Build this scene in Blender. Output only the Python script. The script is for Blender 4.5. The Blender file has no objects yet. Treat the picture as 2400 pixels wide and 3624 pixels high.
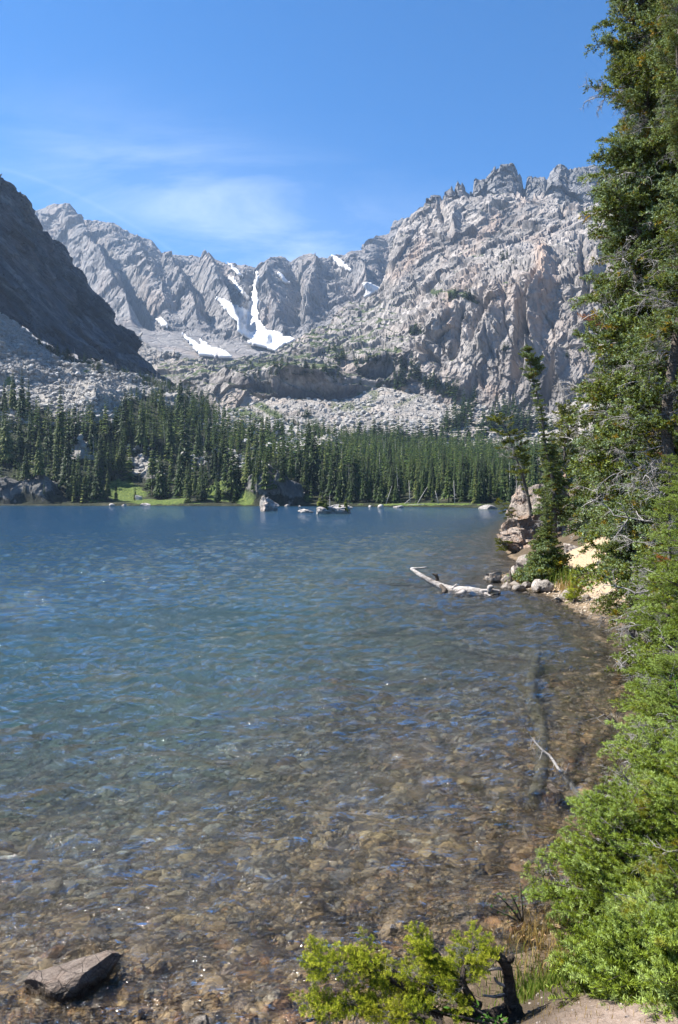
import bpy, bmesh, math, random, time
import numpy as np
from mathutils import Vector, Matrix, Euler

T0 = time.time()
scene = bpy.context.scene
COL = scene.collection
rng = np.random.default_rng(7)
random.seed(7)

# ------------------------------------------------------------------ camera, sky, sun, exposure
F, HY, CAMZ = 2764.0, 1763.0, 3.0          # focal length in photo pixels, horizon row, eye height above the lake
cam = bpy.data.cameras.new('camera')
cam.sensor_fit = 'VERTICAL'; cam.sensor_height = 24.0
cam.lens = 24.0 * F / 3624.0
cam.shift_y = -(1812.0 - HY) / 3624.0
cam.clip_start = 0.05; cam.clip_end = 30000.0
camo = bpy.data.objects.new('camera', cam); COL.objects.link(camo)
camo.location = (0, 0, CAMZ); camo.rotation_euler = (math.radians(90), 0, 0)
scene.camera = camo

SUN_AZ, SUN_EL = math.radians(-79), math.radians(50)      # from +Y towards -X
sun_dir = Vector((math.sin(SUN_AZ) * math.cos(SUN_EL), math.cos(SUN_AZ) * math.cos(SUN_EL), math.sin(SUN_EL)))
sl = bpy.data.lights.new('sun', 'SUN'); sl.energy = 5.0; sl.angle = math.radians(0.53); sl.color = (1.0, 0.955, 0.88)
so = bpy.data.objects.new('sun', sl); COL.objects.link(so)
so.rotation_euler = sun_dir.to_track_quat('Z', 'Y').to_euler(); so.location = (-60, 20, 80)

world = bpy.data.worlds.new('World'); scene.world = world; world.use_nodes = True
wt = world.node_tree; wt.nodes.clear()
def wn(t, **k):
    n = wt.nodes.new(t)
    for a, b in k.items(): setattr(n, a, b)
    return n
wo = wn('ShaderNodeOutputWorld'); wb = wn('ShaderNodeBackground')
sky = wn('ShaderNodeTexSky', sky_type='NISHITA', sun_disc=False)
sky.sun_elevation = SUN_EL; sky.sun_rotation = SUN_AZ
sky.altitude = 3000; sky.air_density = 1.0; sky.dust_density = 1.1; sky.ozone_density = 3.0
wb.inputs['Strength'].default_value = 0.08
tc = wn('ShaderNodeTexCoord')
# thin cirrus: noise on a high horizontal plane, thinned out by altitude
sep = wn('ShaderNodeSeparateXYZ'); wt.links.new(tc.outputs['Generated'], sep.inputs[0])
def wm(op, a, b=None, c=None, clamp=False):
    n = wn('ShaderNodeMath', operation=op); n.use_clamp = clamp
    for i, v in enumerate((a, b, c)):
        if v is None: continue
        if isinstance(v, (int, float)): n.inputs[i].default_value = v
        else: wt.links.new(v, n.inputs[i])
    return n.outputs[0]
zz = wm('MAXIMUM', sep.outputs['Z'], 0.03)
cx = wm('DIVIDE', sep.outputs['X'], zz); cy = wm('DIVIDE', sep.outputs['Y'], zz)
comb = wn('ShaderNodeCombineXYZ'); wt.links.new(wm('MULTIPLY', wm('ADD', cx, wm('MULTIPLY', cy, 0.25)), 0.55), comb.inputs[0]); wt.links.new(wm('MULTIPLY', cy, 1.0), comb.inputs[1])
n1 = wn('ShaderNodeTexNoise'); n1.inputs['Scale'].default_value = 1.7; n1.inputs['Detail'].default_value = 9; n1.inputs['Roughness'].default_value = 0.62; n1.inputs['Distortion'].default_value = 0.6
wt.links.new(comb.outputs[0], n1.inputs['Vector'])
n2 = wn('ShaderNodeTexNoise'); n2.inputs['Scale'].default_value = 0.35; n2.inputs['Detail'].default_value = 2
wt.links.new(comb.outputs[0], n2.inputs['Vector'])
mr = wn('ShaderNodeMapRange'); mr.inputs['From Min'].default_value = 0.42; mr.inputs['From Max'].default_value = 0.85
wt.links.new(n1.outputs['Fac'], mr.inputs['Value'])
# one bank of cirrus low over the head of the valley
vx = wm('DIVIDE', sep.outputs['X'], wm('MAXIMUM', sep.outputs['Y'], 0.05)); vz = wm('DIVIDE', sep.outputs['Z'], wm('MAXIMUM', sep.outputs['Y'], 0.05))
ex = wm('MULTIPLY', wm('ADD', vx, wm('ADD', 0.10, wm('MULTIPLY', wm('SUBTRACT', vz, 0.34), 0.9))), 4.6)
ez = wm('MULTIPLY', wm('SUBTRACT', vz, wm('ADD', 0.335, wm('MULTIPLY', vx, -0.16))), 10.5)
e2 = wm('ADD', wm('MULTIPLY', ex, ex), wm('MULTIPLY', ez, ez))
bank = wm('EXPONENT', wm('MULTIPLY', e2, -1.0))
front = wm('MULTIPLY', wm('GREATER_THAN', sep.outputs['Y'], 0.05), bank)
cm = wm('MULTIPLY', wm('MULTIPLY', mr.outputs['Result'], front), 0.62)
cm = wm('ADD', cm, wm('MULTIPLY', front, 0.08), clamp=True)
# contrail
lx = wm('ADD', wm('MULTIPLY', vx, 0.37), wm('SUBTRACT', vz, 0.265))
lx = wm('ADD', lx, wm('MULTIPLY', wm('ADD', vx, 0.38), wm('ADD', vx, 0.38)))
line = wm('EXPONENT', wm('MULTIPLY', wm('MULTIPLY', lx, lx), -110000.0))
le = wm('MULTIPLY', wm('LESS_THAN', vx, -0.2), wm('GREATER_THAN', sep.outputs['Y'], 0.05))
cm = wm('ADD', cm, wm('MULTIPLY', wm('MULTIPLY', line, le), 0.05), clamp=True)
mixc = wn('ShaderNodeMixRGB'); wt.links.new(cm, mixc.inputs['Fac'])
hsv = wn('ShaderNodeHueSaturation'); hsv.inputs['Saturation'].default_value = 1.34; hsv.inputs['Value'].default_value = 1.0
wt.links.new(sky.outputs['Color'], hsv.inputs['Color']); wt.links.new(hsv.outputs['Color'], mixc.inputs['Color1'])
mixc.inputs['Color2'].default_value = (6.0, 6.5, 7.0, 1)
wt.links.new(mixc.outputs[0], wb.inputs['Color']); wt.links.new(wb.outputs[0], wo.inputs['Surface'])

scene.view_settings.view_transform = 'Standard'; scene.view_settings.look = 'None'
scene.view_settings.exposure = 1.48; scene.view_settings.gamma = 1.0; scene.view_settings.use_curve_mapping = False
cy_ = scene.cycles
cy_.max_bounces = 10; cy_.diffuse_bounces = 2; cy_.glossy_bounces = 3; cy_.transmission_bounces = 4
cy_.transparent_max_bounces = 10; cy_.volume_bounces = 0
cy_.use_denoising = True
cy_.use_adaptive_sampling = True; cy_.adaptive_threshold = 0.01
cy_.caustics_reflective = False; cy_.caustics_refractive = False
try: cy_.denoiser = 'OPENIMAGEDENOISE'; cy_.denoising_input_passes = 'RGB_ALBEDO_NORMAL'
except Exception: pass

# ------------------------------------------------------------------ helpers
def at(px, py, D):
    """World point seen at photo pixel (px, py) at distance D along the view axis."""
    return ((px - 1200.0) / F * D, D, CAMZ + (HY - py) / F * D)
def zof(py, D): return CAMZ + (HY - py) / F * D
def xof(px, D): return (px - 1200.0) / F * D
def tag(o, label=None, cat=None, group=None, kind=None):
    if label: o['label'] = label
    if cat: o['category'] = cat
    if group: o['group'] = group
    if kind: o['kind'] = kind
    return o
def mesh_np(name, V, faces, mat=None, smooth=False, attrs=None):
    """faces: (n,3) or (n,4) int array"""
    V = np.asarray(V, dtype=np.float32); faces = np.asarray(faces, dtype=np.int32)
    me = bpy.data.meshes.new(name)
    k = faces.shape[1]; nf = len(faces)
    me.vertices.add(len(V)); me.vertices.foreach_set('co', V.ravel())
    me.loops.add(nf * k); me.loops.foreach_set('vertex_index', faces.ravel())
    me.polygons.add(nf); me.polygons.foreach_set('loop_start', np.arange(0, nf * k, k, dtype=np.int32))
    me.polygons.foreach_set('loop_total', np.full(nf, k, dtype=np.int32))
    me.polygons.foreach_set('use_smooth', np.full(nf, bool(smooth)))
    if attrs:
        for an, av in attrs.items():
            a = me.attributes.new(an, 'FLOAT', 'POINT'); a.data.foreach_set('value', np.asarray(av, dtype=np.float32).ravel())
    me.update(calc_edges=True); me.validate()
    if mat:
        for m in (mat if isinstance(mat, (list, tuple)) else [mat]): me.materials.append(m)
    return me
def link(name, me, parent=None, loc=None, rot=None, scale=None):
    o = bpy.data.objects.new(name, me); COL.objects.link(o)
    if parent is not None: o.parent = parent
    if loc is not None: o.location = loc
    if rot is not None: o.rotation_euler = rot
    if scale is not None: o.scale = (scale,) * 3 if isinstance(scale, (int, float)) else scale
    return o
def empty(name, loc=(0, 0, 0), rz=0.0):
    o = bpy.data.objects.new(name, None); COL.objects.link(o); o.location = loc; o.rotation_euler = (0, 0, rz); o.empty_display_size = 0.3
    return o

# --- numpy noise
def _h(ix, iy, iz, s=0):
    ix = ix.astype(np.uint32); iy = iy.astype(np.uint32); iz = iz.astype(np.uint32)
    h = ix * np.uint32(374761393) + iy * np.uint32(668265263) + iz * np.uint32(2147483647 & 1274126177) + np.uint32((s * 974711) & 0xffffffff)
    h = (h ^ (h >> np.uint32(13))) * np.uint32(1274126177); h = (h ^ (h >> np.uint32(16))) * np.uint32(2246822519)
    return ((h ^ (h >> np.uint32(15))) & np.uint32(0xffffff)).astype(np.float32) / np.float32(0xffffff)
def vnoise(P, s=0):
    P = np.asarray(P, dtype=np.float32); i = np.floor(P).astype(np.int64); f = P - i; f = f * f * (3 - 2 * f)
    x, y, z = i[..., 0], i[..., 1], i[..., 2]; r = 0
    for dx in (0, 1):
        wx = f[..., 0] if dx else 1 - f[..., 0]
        for dy in (0, 1):
            wy = f[..., 1] if dy else 1 - f[..., 1]
            for dz in (0, 1):
                wz = f[..., 2] if dz else 1 - f[..., 2]
                r = r + wx * wy * wz * _h(x + dx, y + dy, z + dz, s)
    return r * 2 - 1
def fbm(P, sc, oct=5, rough=0.5, s=0, ridged=False):
    P = np.asarray(P, dtype=np.float32) / sc; a = 1.0; t = 0; n = 0
    for k in range(oct):
        v = vnoise(P, s + k)
        if ridged: v = 1 - 2 * np.abs(v)
        t = t + a * v; n += a; a *= rough; P = P * 2.03 + 17.3
    return t / n
def cells(P, sc, s=0, jit=0.9):
    """Worley: per-cell random value and F2-F1 edge distance."""
    P = np.asarray(P, dtype=np.float32) / np.asarray(sc, dtype=np.float32); i = np.floor(P).astype(np.int64)
    sh = P.shape[:-1]; d1 = np.full(sh, 9., np.float32); d2 = np.full(sh, 9., np.float32); val = np.zeros(sh, np.float32)
    for dx in (-1, 0, 1):
        for dy in (-1, 0, 1):
            for dz in (-1, 0, 1):
                x, y, z = i[..., 0] + dx, i[..., 1] + dy, i[..., 2] + dz
                cxx = x + .5 + jit * (_h(x, y, z, s) - .5); cyy = y + .5 + jit * (_h(x, y, z, s + 1) - .5); czz = z + .5 + jit * (_h(x, y, z, s + 2) - .5)
                d = np.sqrt((P[..., 0] - cxx) ** 2 + (P[..., 1] - cyy) ** 2 + (P[..., 2] - czz) ** 2)
                v = _h(x, y, z, s + 3); m = d < d1
                d2 = np.where(m, d1, np.minimum(d2, d)); val = np.where(m, v, val); d1 = np.where(m, d, d1)
    return val, d2 - d1
def sstep(a, b, x):
    t = np.clip((x - a) / (b - a), 0, 1); return t * t * (3 - 2 * t)
def poly_dist(px, py, pts):
    """Distance in px from polyline, and position 0..1 along it."""
    best = np.full(np.shape(px), 1e9); tt = np.zeros(np.shape(px)); n = len(pts) - 1; side = np.zeros(np.shape(px))
    for k in range(n):
        ax, ay = pts[k][:2]; bx, by = pts[k + 1][:2]; vx, vy = bx - ax, by - ay; L = vx * vx + vy * vy + 1e-9
        t = np.clip(((px - ax) * vx + (py - ay) * vy) / L, 0, 1)
        ex, ey = px - ax - t * vx, py - ay - t * vy; d = np.hypot(ex, ey)
        m = d < best; best = np.where(m, d, best); tt = np.where(m, (k + t) / n, tt); side = np.where(m, np.sign(ex * (-vy) + ey * vx), side)
    return best, tt, side
def in_poly(px, py, pts):
    r = np.zeros(np.shape(px), bool); n = len(pts)
    for k in range(n):
        x1, y1 = pts[k]; x2, y2 = pts[(k + 1) % n]
        if y1 == y2: continue
        c = ((y1 > py) != (y2 > py)) & (px < (x2 - x1) * (py - y1) / (y2 - y1) + x1); r ^= c
    return r
def project(P):
    return 1200 + P[..., 0] / P[..., 1] * F, HY - (P[..., 2] - CAMZ) / P[..., 1] * F

# --- materials
def new_mat(name):
    m = bpy.data.materials.new(name); m.use_nodes = True; nt = m.node_tree; nt.nodes.clear()
    out = nt.nodes.new('ShaderNodeOutputMaterial'); b = nt.nodes.new('ShaderNodeBsdfPrincipled'); nt.links.new(b.outputs[0], out.inputs[0])
    b.inputs['Specular IOR Level'].default_value = 0.25
    return m, nt, b, out
class N:
    """tiny node builder"""
    def __init__(s, nt): s.nt = nt
    def n(s, t, ins=None, **k):
        q = s.nt.nodes.new(t)
        for a, b in k.items(): setattr(q, a, b)
        for a, v in (ins or {}).items():
            if isinstance(v, bpy.types.NodeSocket): s.nt.links.new(v, q.inputs[a])
            else: q.inputs[a].default_value = v
        return q
    def coord(s, sc=(1, 1, 1), rot=(0, 0, 0)):
        t = s.n('ShaderNodeTexCoord'); return s.n('ShaderNodeMapping', {'Vector': s.n('ShaderNodeMapping', {'Vector': t.outputs['Object'], 'Rotation': rot}).outputs[0], 'Scale': sc}).outputs[0]
    def noise(s, v, scale, detail=6, rough=0.6, dist=0.0):
        return s.n('ShaderNodeTexNoise', {'Vector': v, 'Scale': scale, 'Detail': detail, 'Roughness': rough, 'Distortion': dist}).outputs['Fac']
    def vor(s, v, scale, feature='DISTANCE_TO_EDGE'):
        return s.n('ShaderNodeTexVoronoi', {'Vector': v, 'Scale': scale}, feature=feature)
    def ramp(s, f, stops):
        r = s.n('ShaderNodeValToRGB', {'Fac': f}); e = r.color_ramp.elements
        while len(e) < len(stops): e.new(0.5)
        for k, (p, c) in enumerate(stops):
            e[k].position = p; e[k].color = (c, c, c, 1) if isinstance(c, (int, float)) else (*c, 1)
        return r.outputs[0]
    def mix(s, f, a, b, mode='MIX'):
        q = s.n('ShaderNodeMixRGB', blend_type=mode)
        for k, v in (('Fac', f), ('Color1', a), ('Color2', b)):
            if isinstance(v, bpy.types.NodeSocket): s.nt.links.new(v, q.inputs[k])
            elif k == 'Fac': q.inputs[k].default_value = v
            else: q.inputs[k].default_value = (*v, 1) if len(v) == 3 else v
        return q.outputs[0]
    def math(s, op, a, b=None, clamp=False):
        q = s.n('ShaderNodeMath', operation=op); q.use_clamp = clamp
        for k, v in enumerate((a, b)):
            if v is None: continue
            if isinstance(v, bpy.types.NodeSocket): s.nt.links.new(v, q.inputs[k])
            else: q.inputs[k].default_value = v
        return q.outputs[0]
    def attr(s, name): return s.n('ShaderNodeAttribute', attribute_name=name).outputs['Fac']
    def bump(s, h, dist, strength=1.0, normal=None):
        ins = {'Height': h, 'Distance': dist, 'Strength': strength}
        if normal is not None: ins['Normal'] = normal
        return s.n('ShaderNodeBump', ins).outputs[0]
def rock_mat(name, lo, mid, hi, size, warm=(0.42, 0.27, 0.17), warm_amt=0.35, lichen=0.0, dark=False, bumpd=1.0, stretch=(1, 1, 0.6), rot=(0, 0, 0), grass=False, streak=0.0, crackd=0.35):
    """size = metres of the main colour mottling"""
    m, nt, b, out = new_mat(name); g = N(nt); v = g.coord(stretch, rot)
    a = g.noise(v, 1 / size, 12, 0.68, 0.3); c2 = g.noise(v, 7.0 / size, 8, 0.7)
    col = g.ramp(a, [(0.32, lo), (0.5, mid), (0.68, hi)])
    col = g.mix(g.ramp(c2, [(0.38, 0.0), (0.62, 0.5)]), col, tuple(x * 0.62 for x in lo))
    w = g.noise(v, 0.6 / size, 4, 0.6, 0.8); col = g.mix(g.math('MULTIPLY', g.ramp(w, [(0.5, 0.0), (0.66, 1.0)]), warm_amt), col, warm)
    cr = g.vor(g.n('ShaderNodeVectorMath', {0: v, 1: g.n('ShaderNodeTexNoise', {'Vector': v, 'Scale': 2 / size, 'Detail': 3.}).outputs['Color']}, operation='ADD').outputs[0] if size < 3 else v, 2.2 / size).outputs['Distance']
    crack = g.ramp(cr, [(0.0, 1.0), (0.05, 0.0)]); col = g.mix(g.math('MULTIPLY', crack, crackd), col, tuple(x * 0.3 for x in lo))
    if streak:
        sv = g.coord((1, 1, 0.07)); st = g.noise(sv, 3.0 / size, 6, 0.65)
        col = g.mix(g.math('MULTIPLY', g.ramp(st, [(0.52, 0.0), (0.68, 1.0)]), streak), col, tuple(x * 0.35 for x in lo))
    if lichen:
        l = g.noise(v, 14 / size, 5, 0.7); col = g.mix(g.math('MULTIPLY', g.ramp(l, [(0.55, 0.0), (0.62, 1.0)]), lichen), col, (0.33, 0.34, 0.26))
    if dark:
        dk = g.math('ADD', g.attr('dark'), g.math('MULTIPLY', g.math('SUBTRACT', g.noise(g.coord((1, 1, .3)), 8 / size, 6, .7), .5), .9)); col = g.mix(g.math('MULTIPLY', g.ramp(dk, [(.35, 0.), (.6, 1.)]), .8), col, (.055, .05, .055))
    if dark:
        col = g.mix(g.math('MULTIPLY', g.attr('rusty'), .75), col, g.mix(.5, col, (.62, .40, .27)))
    if grass:
        ga = g.attr('green'); gn = g.noise(v, 12 / size, 6, 0.7)
        gcol = g.ramp(g.noise(v, 5 / size, 6, 0.75), [(0.35, (0.022, 0.035, 0.012)), (0.5, (0.06, 0.085, 0.03)), (0.68, (0.15, 0.15, 0.06))])
        gm = g.ramp(g.math('ADD', ga, g.math('MULTIPLY', g.math('SUBTRACT', gn, 0.5), 1.3)), [(0.42, 0.0), (0.55, 1.0)])
        col = g.mix(gm, col, gcol)
    nt.links.new(col, b.inputs['Base Color']); b.inputs['Roughness'].default_value = 0.88
    hgt = g.math('ADD', g.math('MULTIPLY', g.noise(v, 3 / size, 14, 0.72), 1.0), g.math('MULTIPLY', g.ramp(cr, [(0.0, 0.0), (0.09, 1.0)]), 0.25))
    nt.links.new(g.bump(hgt, bumpd), b.inputs['Normal'])
    return m
# ------------------------------------------------------------------ terrain sheets
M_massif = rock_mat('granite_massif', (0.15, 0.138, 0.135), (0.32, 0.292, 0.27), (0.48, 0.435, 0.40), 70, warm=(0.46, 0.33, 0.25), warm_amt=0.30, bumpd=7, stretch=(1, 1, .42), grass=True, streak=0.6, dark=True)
M_back = rock_mat('granite_cirque', (0.14, 0.135, 0.14), (0.25, 0.235, 0.23), (0.36, 0.335, 0.32), 90, warm=(0.34, 0.25, 0.2), warm_amt=0.30, bumpd=14, grass=True)
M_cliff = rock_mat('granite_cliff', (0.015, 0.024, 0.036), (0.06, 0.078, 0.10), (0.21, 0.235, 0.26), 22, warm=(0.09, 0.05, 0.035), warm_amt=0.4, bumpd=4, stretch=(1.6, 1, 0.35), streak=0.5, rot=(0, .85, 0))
M_tower = rock_mat('granite_tower', (0.11, 0.11, 0.115), (0.20, 0.195, 0.195), (0.30, 0.29, 0.29), 50, warm=(0.3, 0.24, 0.2), warm_amt=0.2, bumpd=8, streak=0.3)
def hill_mat():
    m, nt, b, out = new_mat('hillside_ground'); g = N(nt); v = g.coord()
    r = g.ramp(g.noise(v, 0.35, 10, 0.75), [(0.3, (0.15, 0.14, 0.125)), (0.5, (0.31, 0.285, 0.255)), (0.7, (0.46, 0.43, 0.385))])
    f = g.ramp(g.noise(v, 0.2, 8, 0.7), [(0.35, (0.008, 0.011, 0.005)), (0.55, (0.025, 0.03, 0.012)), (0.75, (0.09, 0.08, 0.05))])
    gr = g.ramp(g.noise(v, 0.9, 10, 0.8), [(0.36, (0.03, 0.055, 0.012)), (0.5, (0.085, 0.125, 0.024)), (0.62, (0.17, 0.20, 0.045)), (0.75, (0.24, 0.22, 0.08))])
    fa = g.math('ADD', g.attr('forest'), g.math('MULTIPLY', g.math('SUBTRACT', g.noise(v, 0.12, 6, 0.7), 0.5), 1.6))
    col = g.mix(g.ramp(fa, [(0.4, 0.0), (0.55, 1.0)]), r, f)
    ga = g.math('ADD', g.attr('green'), g.math('MULTIPLY', g.math('SUBTRACT', g.noise(v, 0.25, 6, 0.7), 0.5), 0.9))
    col = g.mix(g.ramp(ga, [(0.45, 0.0), (0.55, 1.0)]), col, gr)
    col = g.mix(g.math('MULTIPLY', g.attr('dark'), .85), col, g.ramp(g.noise(v, .5, 10, .75), [(.35, (.03, .032, .034)), (.6, (.09, .09, .085)), (.75, (.20, .19, .17))]))  # shade on the big waterline rocks, put into their colour
    nt.links.new(col, b.inputs['Base Color']); b.inputs['Roughness'].default_value = 0.95
    nt.links.new(g.bump(g.noise(v, 0.6, 12, 0.75), 1.2), b.inputs['Normal']); return m
M_hill = hill_mat()
M_scree = rock_mat('scree', (0.17, 0.16, 0.15), (0.34, 0.315, 0.29), (0.48, 0.45, 0.42), 14, warm=(0.42, 0.33, 0.26), warm_amt=0.4, bumpd=2.2, stretch=(1, 1, 1), grass=True, crackd=0.8)

def sheet(lines, px_in, rows, step=3.4, outer=22.0):
    """lines: bottom to top, each a list of (px, D, z). Returns coarse grid P (rows, cols, 3) and the px of each column."""
    lo = min(l[0][0] for l in lines); hi = max(l[-1][0] for l in lines)
    a, b = px_in
    cols = np.concatenate([np.arange(lo, a, outer), np.arange(a, b, step), np.arange(b, hi + 1, outer)])
    cols = np.unique(np.clip(cols, lo, hi))
    Ds = np.array([np.interp(cols, [q[0] for q in l], [q[1] for q in l]) for l in lines])
    Zs = np.array([np.interp(cols, [q[0] for q in l], [q[2] for q in l]) for l in lines])
    ts = np.concatenate([np.linspace(k, k + 1, rows[k], endpoint=False) for k in range(len(lines) - 1)] + [[len(lines) - 1.0]])
    k = np.minimum(ts.astype(int), len(lines) - 2); f = (ts - k)[:, None]
    D = Ds[k] * (1 - f) + Ds[k + 1] * f; Z = Zs[k] * (1 - f) + Zs[k + 1] * f
    X = (cols[None, :] - 1200) / F * D
    return np.stack([X, D, Z], -1), cols, ts
def grid_normals(P):
    du = np.gradient(P, axis=1); dv = np.gradient(P, axis=0); n = np.cross(du, dv)
    n /= np.linalg.norm(n, axis=-1, keepdims=True) + 1e-9
    return n            # points towards the camera and up for rows that climb
def blur(A, k):
    for ax in (0, 1):
        for _ in range(k):
            B = np.pad(A, [(1, 1) if i == ax else (0, 0) for i in range(A.ndim)], mode='edge')
            sl0 = [slice(None)] * A.ndim; sl2 = list(sl0); sl1 = list(sl0)
            sl0[ax] = slice(0, -2); sl1[ax] = slice(1, -1); sl2[ax] = slice(2, None)
            A = (B[tuple(sl0)] + 2 * B[tuple(sl1)] + B[tuple(sl2)]) / 4
    return A
def quads(r, c):
    i = np.arange((r - 1) * (c - 1)); rr, cc = i // (c - 1), i % (c - 1); a = rr * c + cc
    return np.stack([a, a + 1, a + c + 1, a + c], -1)
def pz(l): return [(p[0], p[2], zof(p[1], p[2])) for p in l]       # (px, py, D) -> (px, D, z)
def facets(Q, sz, seed):
    """cells with a random level and a random tilt each: broken rock faces"""
    Q = np.asarray(Q, np.float32) / np.asarray(sz, np.float32); i = np.floor(Q).astype(np.int64); sh = Q.shape[:-1]
    d1 = np.full(sh, 9., np.float32); out = np.zeros(sh, np.float32)
    for dx in (-1, 0, 1):
        for dy in (-1, 0, 1):
            for dz in (-1, 0, 1):
                x, y, z = i[..., 0] + dx, i[..., 1] + dy, i[..., 2] + dz
                rx = Q[..., 0] - (x + .5 + .9 * (_h(x, y, z, seed) - .5)); ry = Q[..., 1] - (y + .5 + .9 * (_h(x, y, z, seed + 1) - .5)); rz = Q[..., 2] - (z + .5 + .9 * (_h(x, y, z, seed + 2) - .5))
                d = rx * rx + ry * ry + rz * rz
                v = (_h(x, y, z, seed + 3) - .5) * .8 + rx * (_h(x, y, z, seed + 4) - .5) * 1.7 + rz * (_h(x, y, z, seed + 5) - .62) * 1.7
                m = d < d1; d1 = np.where(m, d, d1); out = np.where(m, v, out)
    return out
def relief(P, spec, seed, aniso=(1, 1, 1.0), warp=0.2):
    """sum of facet layers: spec = [(cell size m, amplitude m)]"""
    d = np.zeros(P.shape[:2], np.float32)
    W = np.stack([vnoise(P / 40 + 3, seed), vnoise(P / 40 + 9, seed + 1), vnoise(P / 40 + 15, seed + 2)], -1)
    for k, (sz, amp) in enumerate(spec):
        w2 = np.stack([vnoise(P / (sz * .45) + 5 * j, seed + 5 + j) for j in range(3)], -1)
        d += amp * facets(P + W * sz * warp + w2 * sz * .11, (sz * aniso[0], sz * aniso[1], sz * aniso[2]), seed + 10 * k)
    return d
def features(P, feats):
    px, py = project(P); d = np.zeros(px.shape)
    sc = P[..., 1:2] / 55
    px = px + 11 * vnoise(P / (sc * 2.2), 301) + 5 * vnoise(P / (sc * .8), 302); py = py + 11 * vnoise(P / (sc * 2.2), 303)
    for pts, w, h in feats:
        dist, t, side = poly_dist(px, py, pts)
        d += h * np.maximum(0, 1 - dist / (w * 1.9)) ** 1.35 * np.clip(np.minimum(t * 6, (1 - t) * 6) + .25, 0, 1)
    return d

# --- back wall of the cirque
ridge_b = [(-700, 700), (-300, 760), (60, 790), (119, 751), (150, 735), (187, 723), (245, 724), (264, 744), (291, 778), (345, 782), (398, 790), (436, 812), (497, 839), (536, 851), (566, 889), (612, 903), (673, 904), (750, 918), (811, 935), (895, 943), (907, 952), (934, 937), (941, 920), (960, 911), (995, 907), (1029, 922), (1060, 905), (1094, 899), (1140, 916), (1165, 912), (1200, 905), (1246, 888), (1307, 888), (1319, 869), (1334, 842), (1384, 823), (1391, 785), (1422, 773), (1449, 781), (1500, 790), (1600, 830), (1800, 900)]
lb3 = [(x, y, 2550 - 0.12 * x) for x, y in ridge_b]
lb2 = [(-700, 1180, 1900), (0, 1150, 1900), (300, 1100, 1900), (450, 1150, 1880), (600, 1165, 1860), (850, 1215, 1840), (960, 1235, 1830), (1100, 1190, 1840), (1250, 1080, 1900), (1500, 1040, 1950), (1800, 1100, 1950)]
lb0 = [(-700, 1400, 1350), (300, 1340, 1350), (700, 1340, 1300), (1100, 1330, 1300), (1800, 1300, 1300)]
lb1 = [(-700, 1260, 1620), (0, 1240, 1640), (400, 1200, 1640), (700, 1260, 1600), (1000, 1280, 1600), (1200, 1200, 1650), (1800, 1200, 1650)]
lines = [pz(lb0), pz(lb1), pz(lb2), pz(lb3)]
lines.append([(p[0], p[1] + 350, p[2] - 220) for p in lines[3]])
P, cols, ts = sheet(lines, (40, 1500), [22, 30, 140, 6], step=3.9)
for r in range(P.shape[0]):     # a slightly hollow face
    pass
n = grid_normals(blur(P, 6)); K = P[..., :]
wall = sstep(1.6, 2.3, ts)[:, None] * (1 - sstep(2.97, 3.0, ts))[:, None] + 0.25 * sstep(2.97, 3.0, ts)[:, None]
fe = [([(215, 730), (300, 920), (400, 1080), (480, 1180)], 36, 75), ([(300, 800), (420, 960), (540, 1160)], 30, -75),
      ([(560, 890), (640, 1030), (700, 1180)], 30, 42), ([(620, 910), (700, 1040), (770, 1180)], 20, -30), ([(700, 915), (760, 1040), (850, 1215)], 32, 60),
      ([(790, 940), (820, 1040), (870, 1180)], 26, -50), ([(975, 915), (955, 1050), (1010, 1200)], 40, 60), ([(906, 960), (894, 1060), (880, 1180)], 18, -45),
      ([(1040, 930), (1060, 1060), (1050, 1180)], 18, -28), ([(1105, 905), (1120, 1010), (1090, 1150)], 30, 45), ([(1170, 930), (1240, 980), (1260, 1060)], 22, -35),
      ([(1345, 850), (1310, 960), (1280, 1080)], 35, 50), ([(195, 740), (235, 850), (240, 1000)], 12, -25), ([(120, 760), (170, 900)], 20, 20),
      ([(450, 830), (520, 960), (600, 1130)], 24, 30)]
Q = P * np.array([1, 1, 0.55])
d = fbm(Q, 150, 6, 0.55, 11, ridged=True) * 12 + fbm(Q, 30, 5, .6, 17, ridged=True) * 5 + relief(P, [(110, 22), (45, 12), (18, 6)], 31, (0.8, 0.8, 1.5))
d = d * wall + features(P, fe) * (0.15 + 0.85 * wall) * (1 - .8 * sstep(2.55, 3.0, ts)[:, None]) + (1 - wall) * fbm(P, 60, 6, 0.6, 12) * 5
edge = sstep(2.75, 2.97, ts)[:, None]
P2 = P + n * d[..., None] * (1 - 0.55 * edge[..., None])
P2[..., 2] += edge * (fbm(P, 30, 4, 0.6, 13) * 5 + (cells(P * [1, .3, .3], 18, 14)[0] - .5) * 6)
steep = 1 - np.abs(grid_normals(P2)[..., 2])
grn = np.clip(0.25 - steep, 0, 1) * 0.4 + 0.0 * d
back = link('mountain_ridge', mesh_np('mountain_ridge', P2.reshape(-1, 3), quads(*P2.shape[:2]), M_back, attrs={'green': grn.ravel()}))
tag(back, kind='structure')
Bgrid = P2
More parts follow.
